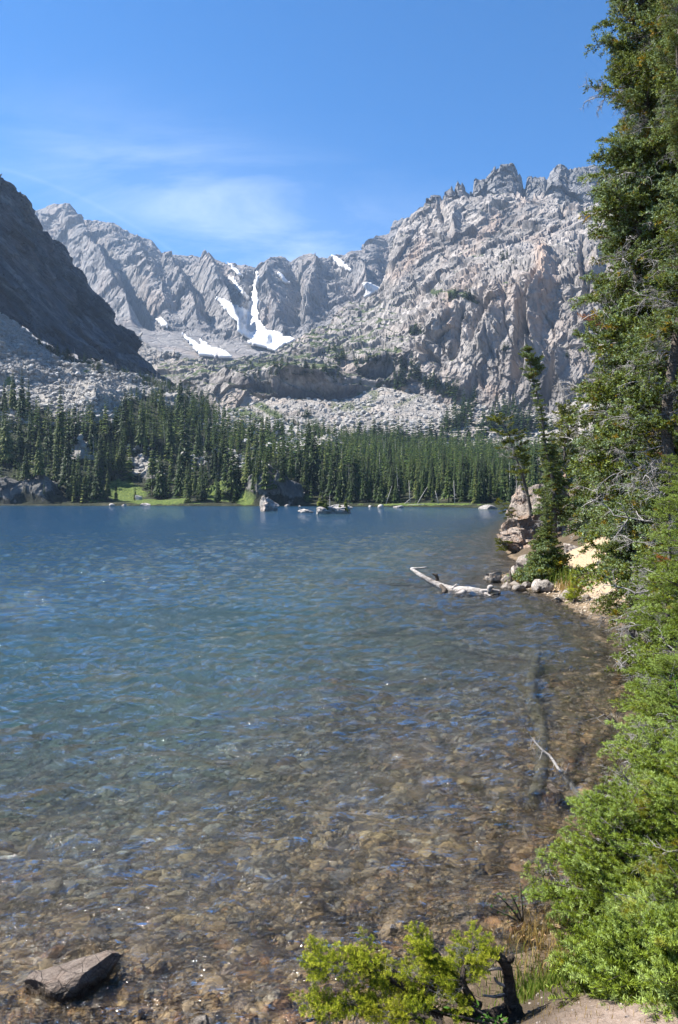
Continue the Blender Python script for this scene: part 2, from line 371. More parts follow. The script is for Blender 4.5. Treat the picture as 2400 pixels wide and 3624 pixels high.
# --- snowfields lying on it
def snow_mat():
    m, nt, b, out = new_mat('old_snow'); g = N(nt); v = g.coord((1, 0.25, 0.25))
    c = g.ramp(g.noise(v, 0.05, 9, 0.7), [(0.36, (0.34, 0.31, 0.28)), (0.48, (0.62, 0.61, 0.60)), (0.7, (0.78, 0.79, 0.81))])
    nt.links.new(c, b.inputs['Base Color']); b.inputs['Roughness'].default_value = 0.6
    nt.links.new(g.bump(g.noise(g.coord(), 0.12, 8, 0.6), 2.0), b.inputs['Normal']); return m
M_snow = snow_mat()
snows = [
 ('long white snow couloir widening into a broad tongue below the notch', [(907, 978), (899, 1015), (894, 1050), (891, 1070), (882, 1085), (880, 1113), (850, 1100), (822, 1090), (765, 1070), (800, 1112), (842, 1155), (846, 1188), (903, 1216), (880, 1222), (899, 1234), (950, 1243), (980, 1253), (990, 1240), (1048, 1213), (1000, 1200), (950, 1185), (915, 1150), (909, 1110), (912, 1050), (913, 985)]),
 ('snow patch with a pointed left arm, low and left of the big snow tongue', [(648, 1192), (672, 1210), (700, 1228), (718, 1240), (712, 1216), (732, 1228), (752, 1243), (790, 1253), (822, 1274), (775, 1276), (716, 1272), (690, 1243)]),
 ('small oval snow patch alone on the scree near the dark cliff edge', [(553, 1142), (575, 1140), (600, 1160), (596, 1170), (575, 1164)]),
 ('narrow slanting snow strip on the rounded buttress right of the couloir', [(985, 976), (1000, 985), (1028, 1016), (1010, 1014)]),
 ('thin snow streak just under the crest left of the notch', [(808, 940), (830, 955), (866, 988), (850, 985), (822, 962)]),
 ('thin slanting snow vein running down into the couloir from the left', [(810, 988), (825, 997), (850, 1030), (884, 1066), (878, 1072), (842, 1040), (816, 1003)]),
 ('slanting snow strip hanging from the crest above the far right gully', [(1174, 918), (1190, 920), (1215, 945), (1244, 976), (1222, 968), (1190, 945)]),
 ('snow patch tucked behind the edge of the big right hand mountain', [(1283, 1018), (1315, 1016), (1345, 1036), (1310, 1056), (1284, 1070), (1295, 1045)]),
]
BS = blur(Bgrid, 3); bpx, bpy_ = project(BS)
R_, C_ = Bgrid.shape[:2]; qf = quads(R_, C_); cxm = bpx.ravel()[qf].mean(1); cym = bpy_.ravel()[qf].mean(1)
bc_ = BS.reshape(-1, 3)[qf].mean(1); jn = np.stack([vnoise(bc_ / 14, 7) + .6 * vnoise(bc_ / 6, 8), vnoise(bc_ / 14, 9) + .6 * vnoise(bc_ / 6, 10)], 1)
sn_off = np.array([0, -13.0, 8.0])
for lab, poly in snows:
    # finer mesh: subdivide the region of the sheet 2x
    pts = np.array(poly); m = in_poly(cxm + 3.5 * jn[:, 0], cym + 3.5 * jn[:, 1], [tuple(p) for p in pts]) & (qf[:, 0] // C_ < np.searchsorted(ts, 2.95))
    if m.sum() < 3: m = (np.hypot(cxm - pts[:, 0].mean(), cym - pts[:, 1].mean()) < 12)
    sel = qf[m]; ids, inv = np.unique(sel, return_inverse=True); inv = inv.reshape(sel.shape)
    V = BS.reshape(-1, 3)[ids] + sn_off
    me = mesh_np('snowfield', V, inv, M_snow, smooth=True); o = link('snowfield', me)
    so_ = o.modifiers.new('depth', 'SOLIDIFY'); so_.thickness = 5; so_.offset = -1
    tag(o, lab, 'snow patch', 'old snow patches in the cirque')

# --- scree ridge between dark cliff and back wall
sc_t = [(120, 960, 1230), (245, 985, 1200), (300, 1050, 1180), (367, 1112, 1160), (440, 1172, 1130), (500, 1205, 1110), (540, 1228, 1100), (600, 1258, 1080), (650, 1290, 1050), (760, 1372, 990), (870, 1425, 900), (960, 1462, 830), (1050, 1500, 760)]
lt = pz(sc_t)
l0 = [(p[0], p[1] - 260, max(10, p[2] - 150)) for p in lt]; l4 = [(p[0], p[1] + 160, p[2] - 60) for p in lt]
P, cols, ts = sheet([l0, lt, l4], (230, 1050), [90, 16])
n = grid_normals(blur(P, 4)); ex = 1 - 0.4 * (ts[:, None] > 1)
pxx, pyy = project(P)
outc = np.exp(-(((pxx - 470) / 40) ** 2 + ((pyy - 1190) / 22) ** 2)) + np.exp(-(((pxx - 600) / 55) ** 2 + ((pyy - 1262) / 20) ** 2))
d = fbm(P, 40, 6, 0.6, 51) * 4 + relief(P, [(9, 2.2)], 53) * 1.0 + outc * (4 + relief(P, [(22, 16), (9, 7)], 52))
P2 = P + n * (d * ex)[..., None]
dd, tt, _ = poly_dist(pxx, pyy, [(740, 1400), (830, 1440), (920, 1490)])
o = link('scree_slope', mesh_np('scree_slope', P2.reshape(-1, 3), quads(*P2.shape[:2]), M_scree, attrs={'green': (np.exp(-(dd / 16) ** 2) * .9).ravel()})); tag(o, kind='structure')
Sgrid = P2

# --- talus apron under the benches and the massif
ap0 = [(600, 600, 28), (1200, 640, 32), (1700, 620, 34), (3100, 560, 50)]
ap1 = [(700, 1470, 780), (850, 1445, 850), (1000, 1420, 850), (1200, 1432, 840), (1350, 1370, 880), (1500, 1410, 850), (1600, 1430, 830), (1750, 1450, 790), (1900, 1468, 760), (2000, 1440, 740), (2200, 1350, 720), (3100, 1200, 640)]
ap1 = pz(ap1)
ap1 = [(600, 760, 88)] + ap1
ap2 = [(p[0], p[1] + 70, p[2] + 14) for p in ap1]
P, cols, ts = sheet([ap0, ap1, ap2], (700, 2250), [80, 8])
n = grid_normals(blur(P, 4)); pxx, pyy = project(P)
d = fbm(P, 60, 6, 0.58, 61) * 5 + relief(P, [(7, 1.6)], 62)
P2 = P + n * d[..., None]
gr = np.zeros(pxx.shape)
for pts, w, a in [([(1290, 1370), (1330, 1400), (1300, 1440), (1180, 1440)], 28, .55), ([(1400, 1440), (1500, 1400)], 16, .5), ([(780, 1420), (930, 1500), (1060, 1540)], 30, .75), ([(840, 1390), (990, 1480)], 20, .7), ([(1900, 1500), (2100, 1420)], 8, .5)]:
    dd, tt, _ = poly_dist(pxx, pyy, pts); gr = np.maximum(gr, a * np.exp(-(dd / w) ** 2))
o = link('talus_apron', mesh_np('talus_apron', P2.reshape(-1, 3), quads(*P2.shape[:2]), M_scree, attrs={'green': gr.ravel()})); tag(o, kind='structure')
Agrid = P2

# --- benches and massif on the right
cr = [(470, 1270, 1180), (560, 1288, 1150), (658, 1287, 1120), (765, 1287, 1110), (860, 1285, 1100), (980, 1256, 1110), (1040, 1226, 1150), (1102, 1172, 1200), (1163, 1149, 1250), (1200, 1108, 1290), (1238, 1078, 1310), (1292, 1066, 1340), (1345, 1030, 1360), (1364, 985, 1370), (1384, 905, 1390), (1406, 815, 1410), (1440, 778, 1430), (1468, 762, 1440), (1500, 735, 1450), (1575, 715, 1450), (1640, 700, 1440), (1700, 696, 1420), (1800, 700, 1400), (1900, 705, 1370), (2000, 700, 1340), (2100, 710, 1310), (2400, 690, 1240), (3200, 560, 1000)]
bb = [(470, 1290, 1080), (560, 1300, 1040), (765, 1308, 1000), (980, 1280, 1000), (1102, 1235, 1010), (1200, 1215, 1060), (1292, 1170, 1090), (1364, 1105, 1140), (1420, 1040, 1180), (1468, 1000, 1210), (1600, 890, 1240), (1800, 850, 1200), (2000, 850, 1120), (2400, 830, 1000), (3200, 760, 800)]
aa = [(470, 1310, 1020), (560, 1330, 980), (650, 1345, 930), (765, 1345, 900), (980, 1300, 880), (1102, 1312, 870), (1200, 1320, 855), (1292, 1285, 890), (1364, 1262, 920), (1468, 1225, 920), (1540, 1150, 900), (1700, 1010, 900), (1900, 990, 860), (2100, 970, 820), (2400, 950, 750), (3200, 900, 650)]
ff = [(470, 1370, 1000), (560, 1390, 940), (650, 1420, 900), (765, 1460, 860), (980, 1440, 846), (1102, 1450, 842), (1200, 1460, 835), (1292, 1425, 865), (1364, 1400, 880), (1468, 1430, 855), (1600, 1460, 825), (1750, 1480, 788), (1900, 1500, 755), (2000, 1480, 735), (2100, 1430, 722), (2400, 1360, 690), (3200, 1230, 600)]
L = [pz(ff), pz(aa), pz(bb), pz(cr)]; L.append([(p[0], p[1] + 160, p[2] - 70) for p in L[3]])
P, cols, ts = sheet(L, (560, 2260), [145, 86, 92, 8], step=3.7)
n = grid_normals(blur(P, 8)); pxx, pyy = project(P)
left = 1 - sstep(1330, 1500, pxx)                         # benches
fe = [([(1912, 950), (1893, 1010), (1873, 1075), (1862, 1130), (1856, 1190), (1842, 1260), (1830, 1330)], 12, -34),
      ([(1860, 1040), (1852, 1110), (1850, 1190)], 13, -22), ([(1930, 900), (1915, 1000), (1900, 1090), (1890, 1200), (1880, 1330)], 24, 20),
      ([(1968, 1235), (1972, 1290), (1960, 1350), (1925, 1430)], 9, -26), ([(1990, 1230), (2000, 1330), (2010, 1420)], 14, 12),
      ([(1780, 1060), (1740, 1150), (1700, 1250)], 30, 16), ([(1640, 1080), (1610, 1180), (1590, 1260)], 10, -14), ([(1520, 1220), (1560, 1190), (1600, 1110)], 8, -10),
      ([(1690, 1310), (1670, 1400)], 8, -18), ([(1590, 1100), (1560, 1200)], 14, 9), ([(1735, 1000), (1700, 1100), (1650, 1200)], 10, -9),
      ([(1615, 760), (1620, 830)], 12, 14), ([(1760, 740), (1700, 800)], 14, 10), ([(1980, 720), (1985, 770)], 8, -14), ([(1550, 720), (1570, 790)], 9, -12),
      ([(2070, 860), (2060, 1000), (2050, 1130)], 10, -14), ([(2120, 900), (2110, 1050)], 14, 12),
      ([(1470, 1230), (1545, 1270), (1555, 1290)], 9, -12),
      # overhanging dark band on the bench
      ([(960, 1385), (1060, 1375), (1150, 1395), (1240, 1400)], 34, -20), ([(880, 1350), (960, 1370)], 18, -10), ([(1190, 1310), (1260, 1300), (1360, 1320), (1390, 1290)], 22, -15),
      ([(980, 1322), (1080, 1330), (1180, 1345)], 10, 10), ([(730, 1345), (800, 1352)], 12, -10)]
d = fbm(P * np.array([1, 1, 0.5]), 90, 6, 0.55, 71, ridged=True) * 4
wallz = sstep(1440, 1520, pxx) * (1 - sstep(1.15, 1.75, ts)[:, None])        # the steep slabby wall
d = d * (1 - .7 * wallz) + relief(P, [(60, 11), (26, 7), (11, 2.6), (5.0, .9)], 73, (0.9, 0.9, 1.0)) * (1 - 0.35 * left) * (1 - .8 * wallz)
d = d + wallz * relief(P, [(74, 12), (31, 5.0), (13, 2.2)], 74, (0.5, 0.5, 4.2), .06) + wallz * relief(P, [(17, 3.0), (8, 1.2)], 77, (0.6, .6, 3.0), .05)
jo = np.abs(((P[..., 0] + 9 * vnoise(P * [1, 1, .25] / 30, 75)) / 19.0) % 1.0 - .5); d = d - wallz * np.exp(-(jo / .05) ** 2) * 4.5 * (vnoise(P * [1, 1, .3] / 45, 76) > -.2)
# ledges: sloping strata
led = P[..., 2] + 0.22 * P[..., 0] + fbm(P, 70, 4, .5, 79) * 16
per = 17.0; fr = (led / per) % 1.0; dl = np.where(fr < .75, fr / .75, (1 - fr) / .25)
d = d + (dl - .5) * 4.5 * (1 - .75 * wallz) * np.clip(0.45 + vnoise(P / 60, 80) + left * .6, 0.1, 1.4)
d = d + features(P, fe) * 1.1
back_ = (ts > 3)[:, None]; d = np.where(back_, d * .3, d)
edge = sstep(2.8, 3.0, ts)[:, None]
P2 = P + n * (d * (1 - .5 * edge))[..., None]
P2[..., 2] += edge * ((cells(P * [1, .3, .3], 26, 81)[0] - .5) * 16 + (cells(P * [1, .3, .3], 9, 82)[0] - .5) * 9) * (0.35 + .65 * sstep(1380, 1500, pxx))
nz = grid_normals(blur(P2, 1))[..., 2]
pgreen = sstep(0.72, 0.92, nz) * (0.40 + 0.35 * left + 0.35 * fbm(P, 50, 3, .5, 83))
for pts, w, a in [([(1540, 1045), (1600, 1040), (1680, 1052)], 14, .7), ([(1210, 1190), (1300, 1190), (1390, 1200)], 12, .5), ([(1280, 1240), (1420, 1260)], 18, .55), ([(1000, 1320), (1150, 1310), (1240, 1300)], 12, .6), ([(860, 1305), (980, 1285)], 10, .6), ([(1760, 910), (1850, 930)], 14, .35), ([(1750, 760), (1830, 740)], 16, .3), ([(1260, 1395), (1380, 1355)], 14, .5)]:
    dd, tt, _ = poly_dist(pxx, pyy, pts); pgreen = np.maximum(pgreen, a * np.exp(-(dd / w) ** 2))
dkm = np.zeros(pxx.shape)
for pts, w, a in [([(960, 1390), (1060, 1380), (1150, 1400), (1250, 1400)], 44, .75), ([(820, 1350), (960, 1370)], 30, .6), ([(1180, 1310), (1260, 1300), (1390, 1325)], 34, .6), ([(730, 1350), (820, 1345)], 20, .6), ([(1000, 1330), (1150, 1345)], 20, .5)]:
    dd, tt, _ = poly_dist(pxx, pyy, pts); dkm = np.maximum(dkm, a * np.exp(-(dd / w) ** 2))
rus = np.zeros(pxx.shape)
for pts, w, a in [([(1915, 880), (1925, 980), (1940, 1070)], 26, 1.), ([(1960, 960), (1950, 1090)], 16, .8), ([(1925, 1090), (1905, 1180)], 18, .5), ([(1600, 1060), (1590, 1150)], 16, .6), ([(1760, 780), (1700, 860)], 22, .5), ([(1500, 870), (1400, 980)], 24, .6), ([(1700, 1350), (1760, 1400)], 22, .4), ([(1240, 1420), (1000, 1410)], 14, .5)]:
    dd, tt, _ = poly_dist(pxx, pyy, pts); rus = np.maximum(rus, a * np.exp(-(dd / w) ** 2))
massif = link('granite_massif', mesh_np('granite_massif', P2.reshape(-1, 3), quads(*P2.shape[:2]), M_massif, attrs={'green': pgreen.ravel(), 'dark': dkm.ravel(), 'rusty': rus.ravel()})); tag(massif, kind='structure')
Mgrid = P2; Mts = ts; Mgreen = pgreen
# --- towers behind the massif crest
tw = [(1380, 860), (1440, 790), (1479, 743), (1506, 701), (1529, 689), (1560, 689), (1567, 705), (1575, 680), (1590, 668), (1598, 664), (1609, 674), (1616, 668), (1625, 646), (1640, 660), (1651, 680), (1674, 684), (1680, 650), (1684, 645), (1700, 641), (1720, 637), (1728, 628), (1743, 609), (1752, 596), (1774, 590), (1812, 589), (1824, 598), (1835, 613), (1846, 632), (1852, 672), (1858, 672), (1866, 632), (1877, 628), (1889, 623), (1910, 617), (1927, 618), (1935, 630), (1943, 618), (1958, 601), (1975, 590), (1988, 589), (2003, 594), (2013, 606), (2030, 596), (2049, 590), (2075, 594), (2103, 588), (2149, 598), (2250, 620), (2400, 600), (2700, 520), (3300, 500)]
t3 = [(x, y, 1640 if x > 1660 else 1540) for x, y in tw]; t0 = [(x, 860 if x > 1500 else y + 120, 1480) for x, y in tw]
L = [pz(t0), pz(t3)]; L.append([(p[0], p[1] + 120, p[2] - 90) for p in L[1]])
P, cols, ts = sheet(L, (1380, 2260), [90, 8], step=2.4)
n = np.zeros(P.shape); n[..., 1] = -0.94; n[..., 0] = -0.34
d = relief(P, [(60, 16), (26, 8), (12, 4)], 91, (0.8, 0.8, 2.6)) + fbm(P * np.array([1, 1, .25]), 50, 5, .5, 92, ridged=True) * 6
P2 = P + n * (d * np.where(ts > 1, .4, 1)[:, None])[..., None]
P2[..., 2] += sstep(.85, 1, ts)[:, None] * ((cells(P * [1, .2, .2], 12, 93)[0] - .5) * 10)
o = link('summit_towers', mesh_np('summit_towers', P2.reshape(-1, 3), quads(*P2.shape[:2]), M_tower)); tag(o, kind='structure')

# --- dark cliff on the left
cc = [(-900, -100, 560), (-400, 200, 640), (-100, 500, 690), (0, 622, 705), (38, 642, 708), (50, 654, 710), (77, 677, 715), (96, 703, 718), (99, 736, 722), (122, 759, 726), (153, 812, 732), (184, 866, 738), (214, 920, 742), (245, 973, 744), (272, 1011, 745), (321, 1065, 745), (340, 1095, 745), (367, 1115, 742), (398, 1157, 738), (440, 1180, 734), (459, 1195, 730), (478, 1228, 722), (490, 1262, 712), (520, 1294, 700), (566, 1333, 690), (620, 1370, 680), (700, 1440, 660)]
cm_ = [(-900, 400, 520), (-400, 620, 590), (0, 900, 640), (100, 960, 660), (200, 1060, 670), (300, 1150, 680), (400, 1225, 685), (480, 1275, 680), (566, 1342, 672), (620, 1380, 660), (700, 1450, 650)]
cf = [(-900, 720, 480), (-300, 960, 545), (0, 1150, 575), (46, 1175, 580), (153, 1235, 590), (230, 1272, 600), (344, 1310, 618), (459, 1350, 640), (566, 1375, 655), (700, 1470, 640)]
L = [pz(cf), pz(cm_), pz(cc)]; L.append([(p[0] - 40, p[1] + 110, p[2] + 5) for p in L[2]])
P, cols, ts = sheet(L, (-60, 640), [100, 100, 8], step=4)
n = grid_normals(blur(P, 8))
# slabs dipping to the right
s_ = P[..., 2] * 0.75 + P[..., 0] * 0.66 + fbm(P, 60, 4, .5, 101) * 8
fr = (s_ / 21.0) % 1.0; dl = np.where(fr < .8, fr / .8, (1 - fr) / .2)
A = P.copy(); A[..., 0], A[..., 2] = P[..., 0] * .72 + P[..., 2] * .69, -P[..., 0] * .69 + P[..., 2] * .72
d = fbm(A * np.array([1.6, 1, .6]), 80, 6, .55, 102, ridged=True) * 8 + relief(A, [(46, 12), (19, 6.5), (8, 3)], 103, (.8, .8, 3.0), .12) + (dl - .5) * 7
edge = sstep(1.85, 2, ts)[:, None]
P2 = P + n * (d * (1 - .5 * edge) * np.where(ts > 2, .4, 1)[:, None])[..., None]
P2[..., 2] += edge * (cells(P * [1, .3, .3], 12, 104)[0] - .5) * 6
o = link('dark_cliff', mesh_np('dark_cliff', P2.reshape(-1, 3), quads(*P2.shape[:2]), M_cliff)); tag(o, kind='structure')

# --- hillside and valley floor across the lake
h0 = [(-1300, 345, -3), (-600, 335, -3), (0, 326, -3), (600, 312, -3), (1000, 298, -3), (1200, 292, -3), (1500, 270, -3), (1790, 241, -3), (2100, 230, -3), (3400, 210, -3)]
h1 = [(p[0], p[1] + 12, 0.9) for p in h0]
h2 = [(-1300, 400, 26), (0, 352, 14), (250, 352, 12), (400, 356, 7), (560, 345, 5), (700, 340, 6), (830, 330, 3.0), (930, 326, 10), (1040, 322, 10), (1080, 330, 4), (1200, 330, 4), (1500, 310, 3.5), (1790, 290, 3.5), (3400, 270, 14)]
h3 = [(-1300, 460, 80), (0, 440, 56), (300, 440, 52), (500, 440, 46), (700, 430, 34), (1000, 420, 26), (1150, 420, 22), (1300, 440, 16), (1790, 420, 14), (3400, 380, 40)]
h4 = [(-1300, 520, 180)] + pz([(-400, 900, 535), (0, 1108, 562), (60, 1140, 568), (153, 1205, 575), (230, 1245, 582), (344, 1282, 595), (459, 1322, 608), (566, 1345, 620), (640, 1400, 610), (700, 1430, 600), (760, 1468, 590), (850, 1480, 590), (950, 1482, 590), (1050, 1500, 600), (1150, 1535, 610), (1250, 1566, 620), (1500, 1590, 640), (2000, 1590, 620)]) + [(3400, 560, 60)]
h5 = [(p[0], p[1] + 60, p[2] - (18 if 100 < p[0] < 1200 else 2)) for p in h4]
P, cols, ts = sheet([h0, h1, h2, h3, h4, h5], (-60, 2300), [8, 24, 64, 90, 8], step=4.8)
n = grid_normals(blur(P, 8)); pxx, pyy = project(P)
d = fbm(P, 70, 5, .5, 111) * 6 * sstep(1.0, 2.5, ts)[:, None] + fbm(P, 14, 5, .55, 112) * 1.5 * sstep(0.9, 1.3, ts)[:, None]
# rock bands in the slope
rockn = fbm(P, 42, 3, .5, 113); rocky = sstep(.08, .3, rockn) * sstep(1.6, 2.2, ts)[:, None] * (1 - sstep(1250, 1500, pxx))
d = d + rocky * (3.5 + relief(P, [(14, 5), (6, 2.5)], 114, (1, 1, .8)))
bigs = [(350, 1440, 62, 30, 9), (300, 1400, 40, 22, 6), (450, 1420, 40, 24, 5), (620, 1440, 60, 26, 6), (30, 1745, 70, 40, 5), (150, 1740, 60, 40, 6), (960, 1745, 75, 38, 9), (1030, 1765, 40, 22, 5), (1140, 1590, 70, 28, 6), (830, 1500, 70, 22, 4), (540, 1680, 40, 20, 4), (280, 1615, 30, 20, 4), (850, 1640, 40, 26, 4)]
bm_ = np.zeros(pxx.shape)
for x, y, wx, wy, h in bigs:
    e = np.exp(-(((pxx - x) / wx) ** 2 + ((pyy - y) / wy) ** 2) ** 2); bm_ = np.maximum(bm_, e); d = d + e * (h + relief(P, [(9, 3.2), (4, 1.4)], 115 + int(x) % 7, (1, 1, 1)) * 1.2)
P2 = P + n * d[..., None]; P2[:8, :, 2] = np.minimum(P2[:8, :, 2], P[:8, :, 2])
# masks: forest floor and meadow
talus_edge = np.interp(pxx, [0, 100, 180, 250, 330, 400, 470, 560, 700, 850, 1000], [1420, 1430, 1495, 1520, 1520, 1500, 1440, 1410, 1440, 1510, 1520])
forest = sstep(-14, 14, pyy - talus_edge - 20 * vnoise(P / 25, 117))
forest = np.maximum(forest, np.exp(-(poly_dist(pxx, pyy, [(210, 1240), (340, 1300), (460, 1335), (600, 1375), (700, 1430)])[0] / 22) ** 2))
open_ = [(760, 1500, 900, 1540), (900, 1500, 120, 40), (1080, 1580, 130, 40), (1000, 1500, 180, 26), (40, 1480, 80, 32), (500, 1640, 60, 28), (860, 1650, 60, 50), (300, 1610, 50, 22), (700, 1620, 40, 20)]
for x, y, wx, wy in open_[1:]:
    forest = forest * (1 - 0.9 * np.exp(-(((pxx - x) / wx) ** 2 + ((pyy - y) / wy) ** 2)))
forest = forest * (1 - bm_ * .95); 
gmask = np.zeros(pxx.shape)
for x, y, wx, wy, a in [(440, 1735, 85, 46, 1.0), (560, 1770, 140, 20, 1.), (780, 1740, 70, 36, 1.), (880, 1765, 60, 26, 1.), (1080, 1765, 40, 16, .7), (1500, 1785, 350, 7, .7), (690, 1780, 60, 8, .6), (300, 1340, 40, 16, .5), (250, 1290, 30, 10, .5), (30, 1355, 30, 14, .6), (600, 1400, 50, 10, .45), (960, 1515, 60, 10, .5), (420, 1350, 40, 10, .4), (1100, 1545, 60, 8, .4)]:
    gmask = np.maximum(gmask, a * np.exp(-(((pxx - x) / wx) ** 2 + ((pyy - y) / wy) ** 2)))
gmask = gmask * (1 - bm_)
hill = link('hillside', mesh_np('hillside', P2.reshape(-1, 3), quads(*P2.shape[:2]), M_hill, attrs={'forest': (forest * .9).ravel(), 'green': gmask.ravel(), 'dark': (bm_ * sstep(1660, 1700, pyy)).ravel()})); tag(hill, kind='structure')  # dark attribute paints shade on big rocks low by the water
Hgrid = P2; Hts = ts; Hforest = forest; Hpx, Hpy = project(P2); Hbig = bm_; Hgreen = gmask
print('terrain', time.time() - T0)
# ------------------------------------------------------------------ lake bed, banks, water
SHORE = [(-30, -4), (-14, 1.0), (-8, 3.0), (-2.6, 3.75), (-1.2, 3.95), (-0.3, 4.1), (0.4, 4.45), (1.0, 5.0), (1.8, 5.5), (2.7, 6.7), (3.85, 8.9), (5.7, 13), (6.7, 17.5), (6.6, 20.4), (6.9, 22.5), (6.8, 25.5), (6.0, 28.0), (6.4, 30), (8.2, 33.5), (9.0, 38), (9.2, 41), (10.5, 47), (14, 66), (28, 125), (54, 236), (62, 262), (160, 300),
         (400, 330), (400, 900), (-500, 900), (-500, 330), (-230, 250), (-90, 90), (-45, 25)]
SH = np.array(SHORE)
# the lake polygon: the far side is closed by the hillside sheet, so its outline there only has to lie beyond it
def shore_sd(x, y):
    """signed distance to the shoreline, positive on land (near and right banks)"""
    x = np.asarray(x, float); y = np.asarray(y, float)
    d, t, s = poly_dist(x, y, [tuple(p) for p in SH] + [tuple(SH[0])])
    return np.where(in_poly(x, y, [tuple(p) for p in SH]), -d, d)
def ground_z(x, y):
    d = shore_sd(x, y); x = np.asarray(x, float); y = np.asarray(y, float)
    P = np.stack([x, y, np.zeros_like(x)], -1)
    wob = 0.35 * vnoise(P / 1.7, 5) + 0.15 * vnoise(P / 0.6, 6); dn = d + wob * np.clip(np.abs(d) * 2 + .25, 0, 1)
    far = sstep(8, 18, y)
    near_land = 1.35 * (1 - np.exp(-np.maximum(dn, 0) / 2.1)) + 0.05 * np.maximum(dn, 0)
    right_land = 0.42 * np.maximum(dn, 0) * np.clip(1, 0, 1)
    right_land = np.where(right_land > 6, 6 + (right_land - 6) * .3, right_land)
    land = near_land * (1 - far) + right_land * far
    # little gravel beach at the foot of the sand bank
    beach = np.exp(-(((x - 7.3) / 1.7) ** 2 + ((y - 23.5) / 3.2) ** 2)); land = land * (1 - .72 * beach)
    dd = np.maximum(-dn, 0)
    bed = -(0.085 * dd * np.exp(-dd / 30) + 5.5 * (1 - np.exp(-(dd / 42) ** 1.25)))
    bed = bed + 0.10 * vnoise(P / 2.4, 8) * sstep(1, 5, dd) + 0.03 * vnoise(P / .5, 9) * sstep(.3, 1.5, dd)
    z = np.where(dn > 0, land, bed)
    z = z + np.where(dn > 0, 0.05 * vnoise(P / .8, 10) + .012 * vnoise(P / .15, 11), 0)
    return np.where(y > 200, np.minimum(z, -1.5), z)
# polar ground sheet, fine inside the field of view
az = np.concatenate([np.radians(np.arange(-180, -30, 6.0)), np.radians(np.linspace(-30, 30, 400)), np.radians(np.arange(33, 181, 6.0))])
rr = np.concatenate([[0.05], np.geomspace(0.6, 60, 260), np.geomspace(62, 600, 30), [800, 1500, 3000, 6000]])
A_, R = np.meshgrid(az, rr); X = np.sin(A_) * R; Y = np.cos(A_) * R; Z = ground_z(X, Y)
Z = np.where(R > 700, -30.0, Z)
G = np.stack([X, Y, Z], -1)
sdg = shore_sd(X, Y)
sand = np.exp(-(((X - 8.8) / 2.6) ** 2 + ((Y - 25) / 6) ** 2) ** 2)
path = np.exp(-(poly_dist(X, Y, [(2.3, 4.2), (1.35, 3.3), (.9, 2.4), (0, 0), (-1, -3)])[0] / .55) ** 2)
def ground_mat():
    m, nt, b, out = new_mat('lakeshore_ground'); g = N(nt); v = g.coord()
    soil = g.ramp(g.noise(v, 3.0, 10, .7), [(.3, (.045, .033, .02)), (.55, (.10, .075, .05)), (.75, (.17, .13, .09))])
    litter = g.ramp(g.noise(v, 30, 6, .8), [(.35, (.02, .016, .01)), (.6, (.10, .07, .04))]); soil = g.mix(.45, soil, litter)
    sandc = g.ramp(g.noise(v, 14.0, 10, .8), [(.3, (.25, .18, .11)), (.55, (.40, .295, .19)), (.75, (.50, .39, .28))])
    pth = g.ramp(g.noise(v, 25.0, 10, .8), [(.3, (.20, .145, .11)), (.55, (.33, .25, .20)), (.75, (.43, .35, .29))])
    pv = g.vor(v, 60, 'F1'); pth = g.mix(g.ramp(pv.outputs['Distance'], [(.12, .55), (.3, 0.)]), pth, (.40, .34, .29))
    col = g.mix(g.attr('sand'), soil, sandc); col = g.mix(g.attr('path'), col, pth)
    # bed: gravelly brown in the shallows, blue-green silt in deep water
    vc = g.vor(v, 11, 'F1'); bedc = g.mix(.6, g.ramp(g.noise(v, 2.0, 8, .7), [(.3, (.08, .055, .03)), (.6, (.18, .125, .075))]), g.ramp(vc.outputs['Color'], [(.1, (.06, .045, .03)), (.5, (.15, .11, .07)), (.9, (.26, .2, .14))]))
    silt = g.ramp(g.noise(v, .5, 8, .7), [(.3, (.15, .12, .065)), (.6, (.32, .255, .14))]); deep = g.ramp(g.noise(v, .06, 6, .6), [(.3, (.022, .085, .15)), (.6, (.04, .13, .21))])
    z = g.n('ShaderNodeSeparateXYZ', {0: g.n('ShaderNodeTexCoord').outputs['Object']}).outputs['Z']
    d1 = g.n('ShaderNodeMapRange', {'Value': z, 'From Min': -.55, 'From Max': -1.1}).outputs[0]
    d2 = g.n('ShaderNodeMapRange', {'Value': z, 'From Min': -1.7, 'From Max': -4.2}).outputs[0]
    w = g.n('ShaderNodeMapRange', {'Value': z, 'From Min': .03, 'From Max': -.02}).outputs[0]
    bedc = g.mix(d1, bedc, silt); col = g.mix(w, col, bedc)
    nt.links.new(col, b.inputs['Base Color']); b.inputs['Roughness'].default_value = .95
    h = g.math('ADD', g.noise(v, 18, 10, .75), g.math('MULTIPLY', g.ramp(vc.outputs['Distance'], [(0., 1.), (.6, 0.)]), .5))
    nt.links.new(g.bump(h, .03), b.inputs['Normal']); return m
ground = link('ground', mesh_np('ground', G.reshape(-1, 3), quads(*G.shape[:2]), ground_mat(), smooth=True, attrs={'sand': np.clip(sand * 1.6 - .2, 0, 1).ravel(), 'path': np.clip(path * 1.5 - .3, 0, 1).ravel()}))
tag(ground, kind='structure')

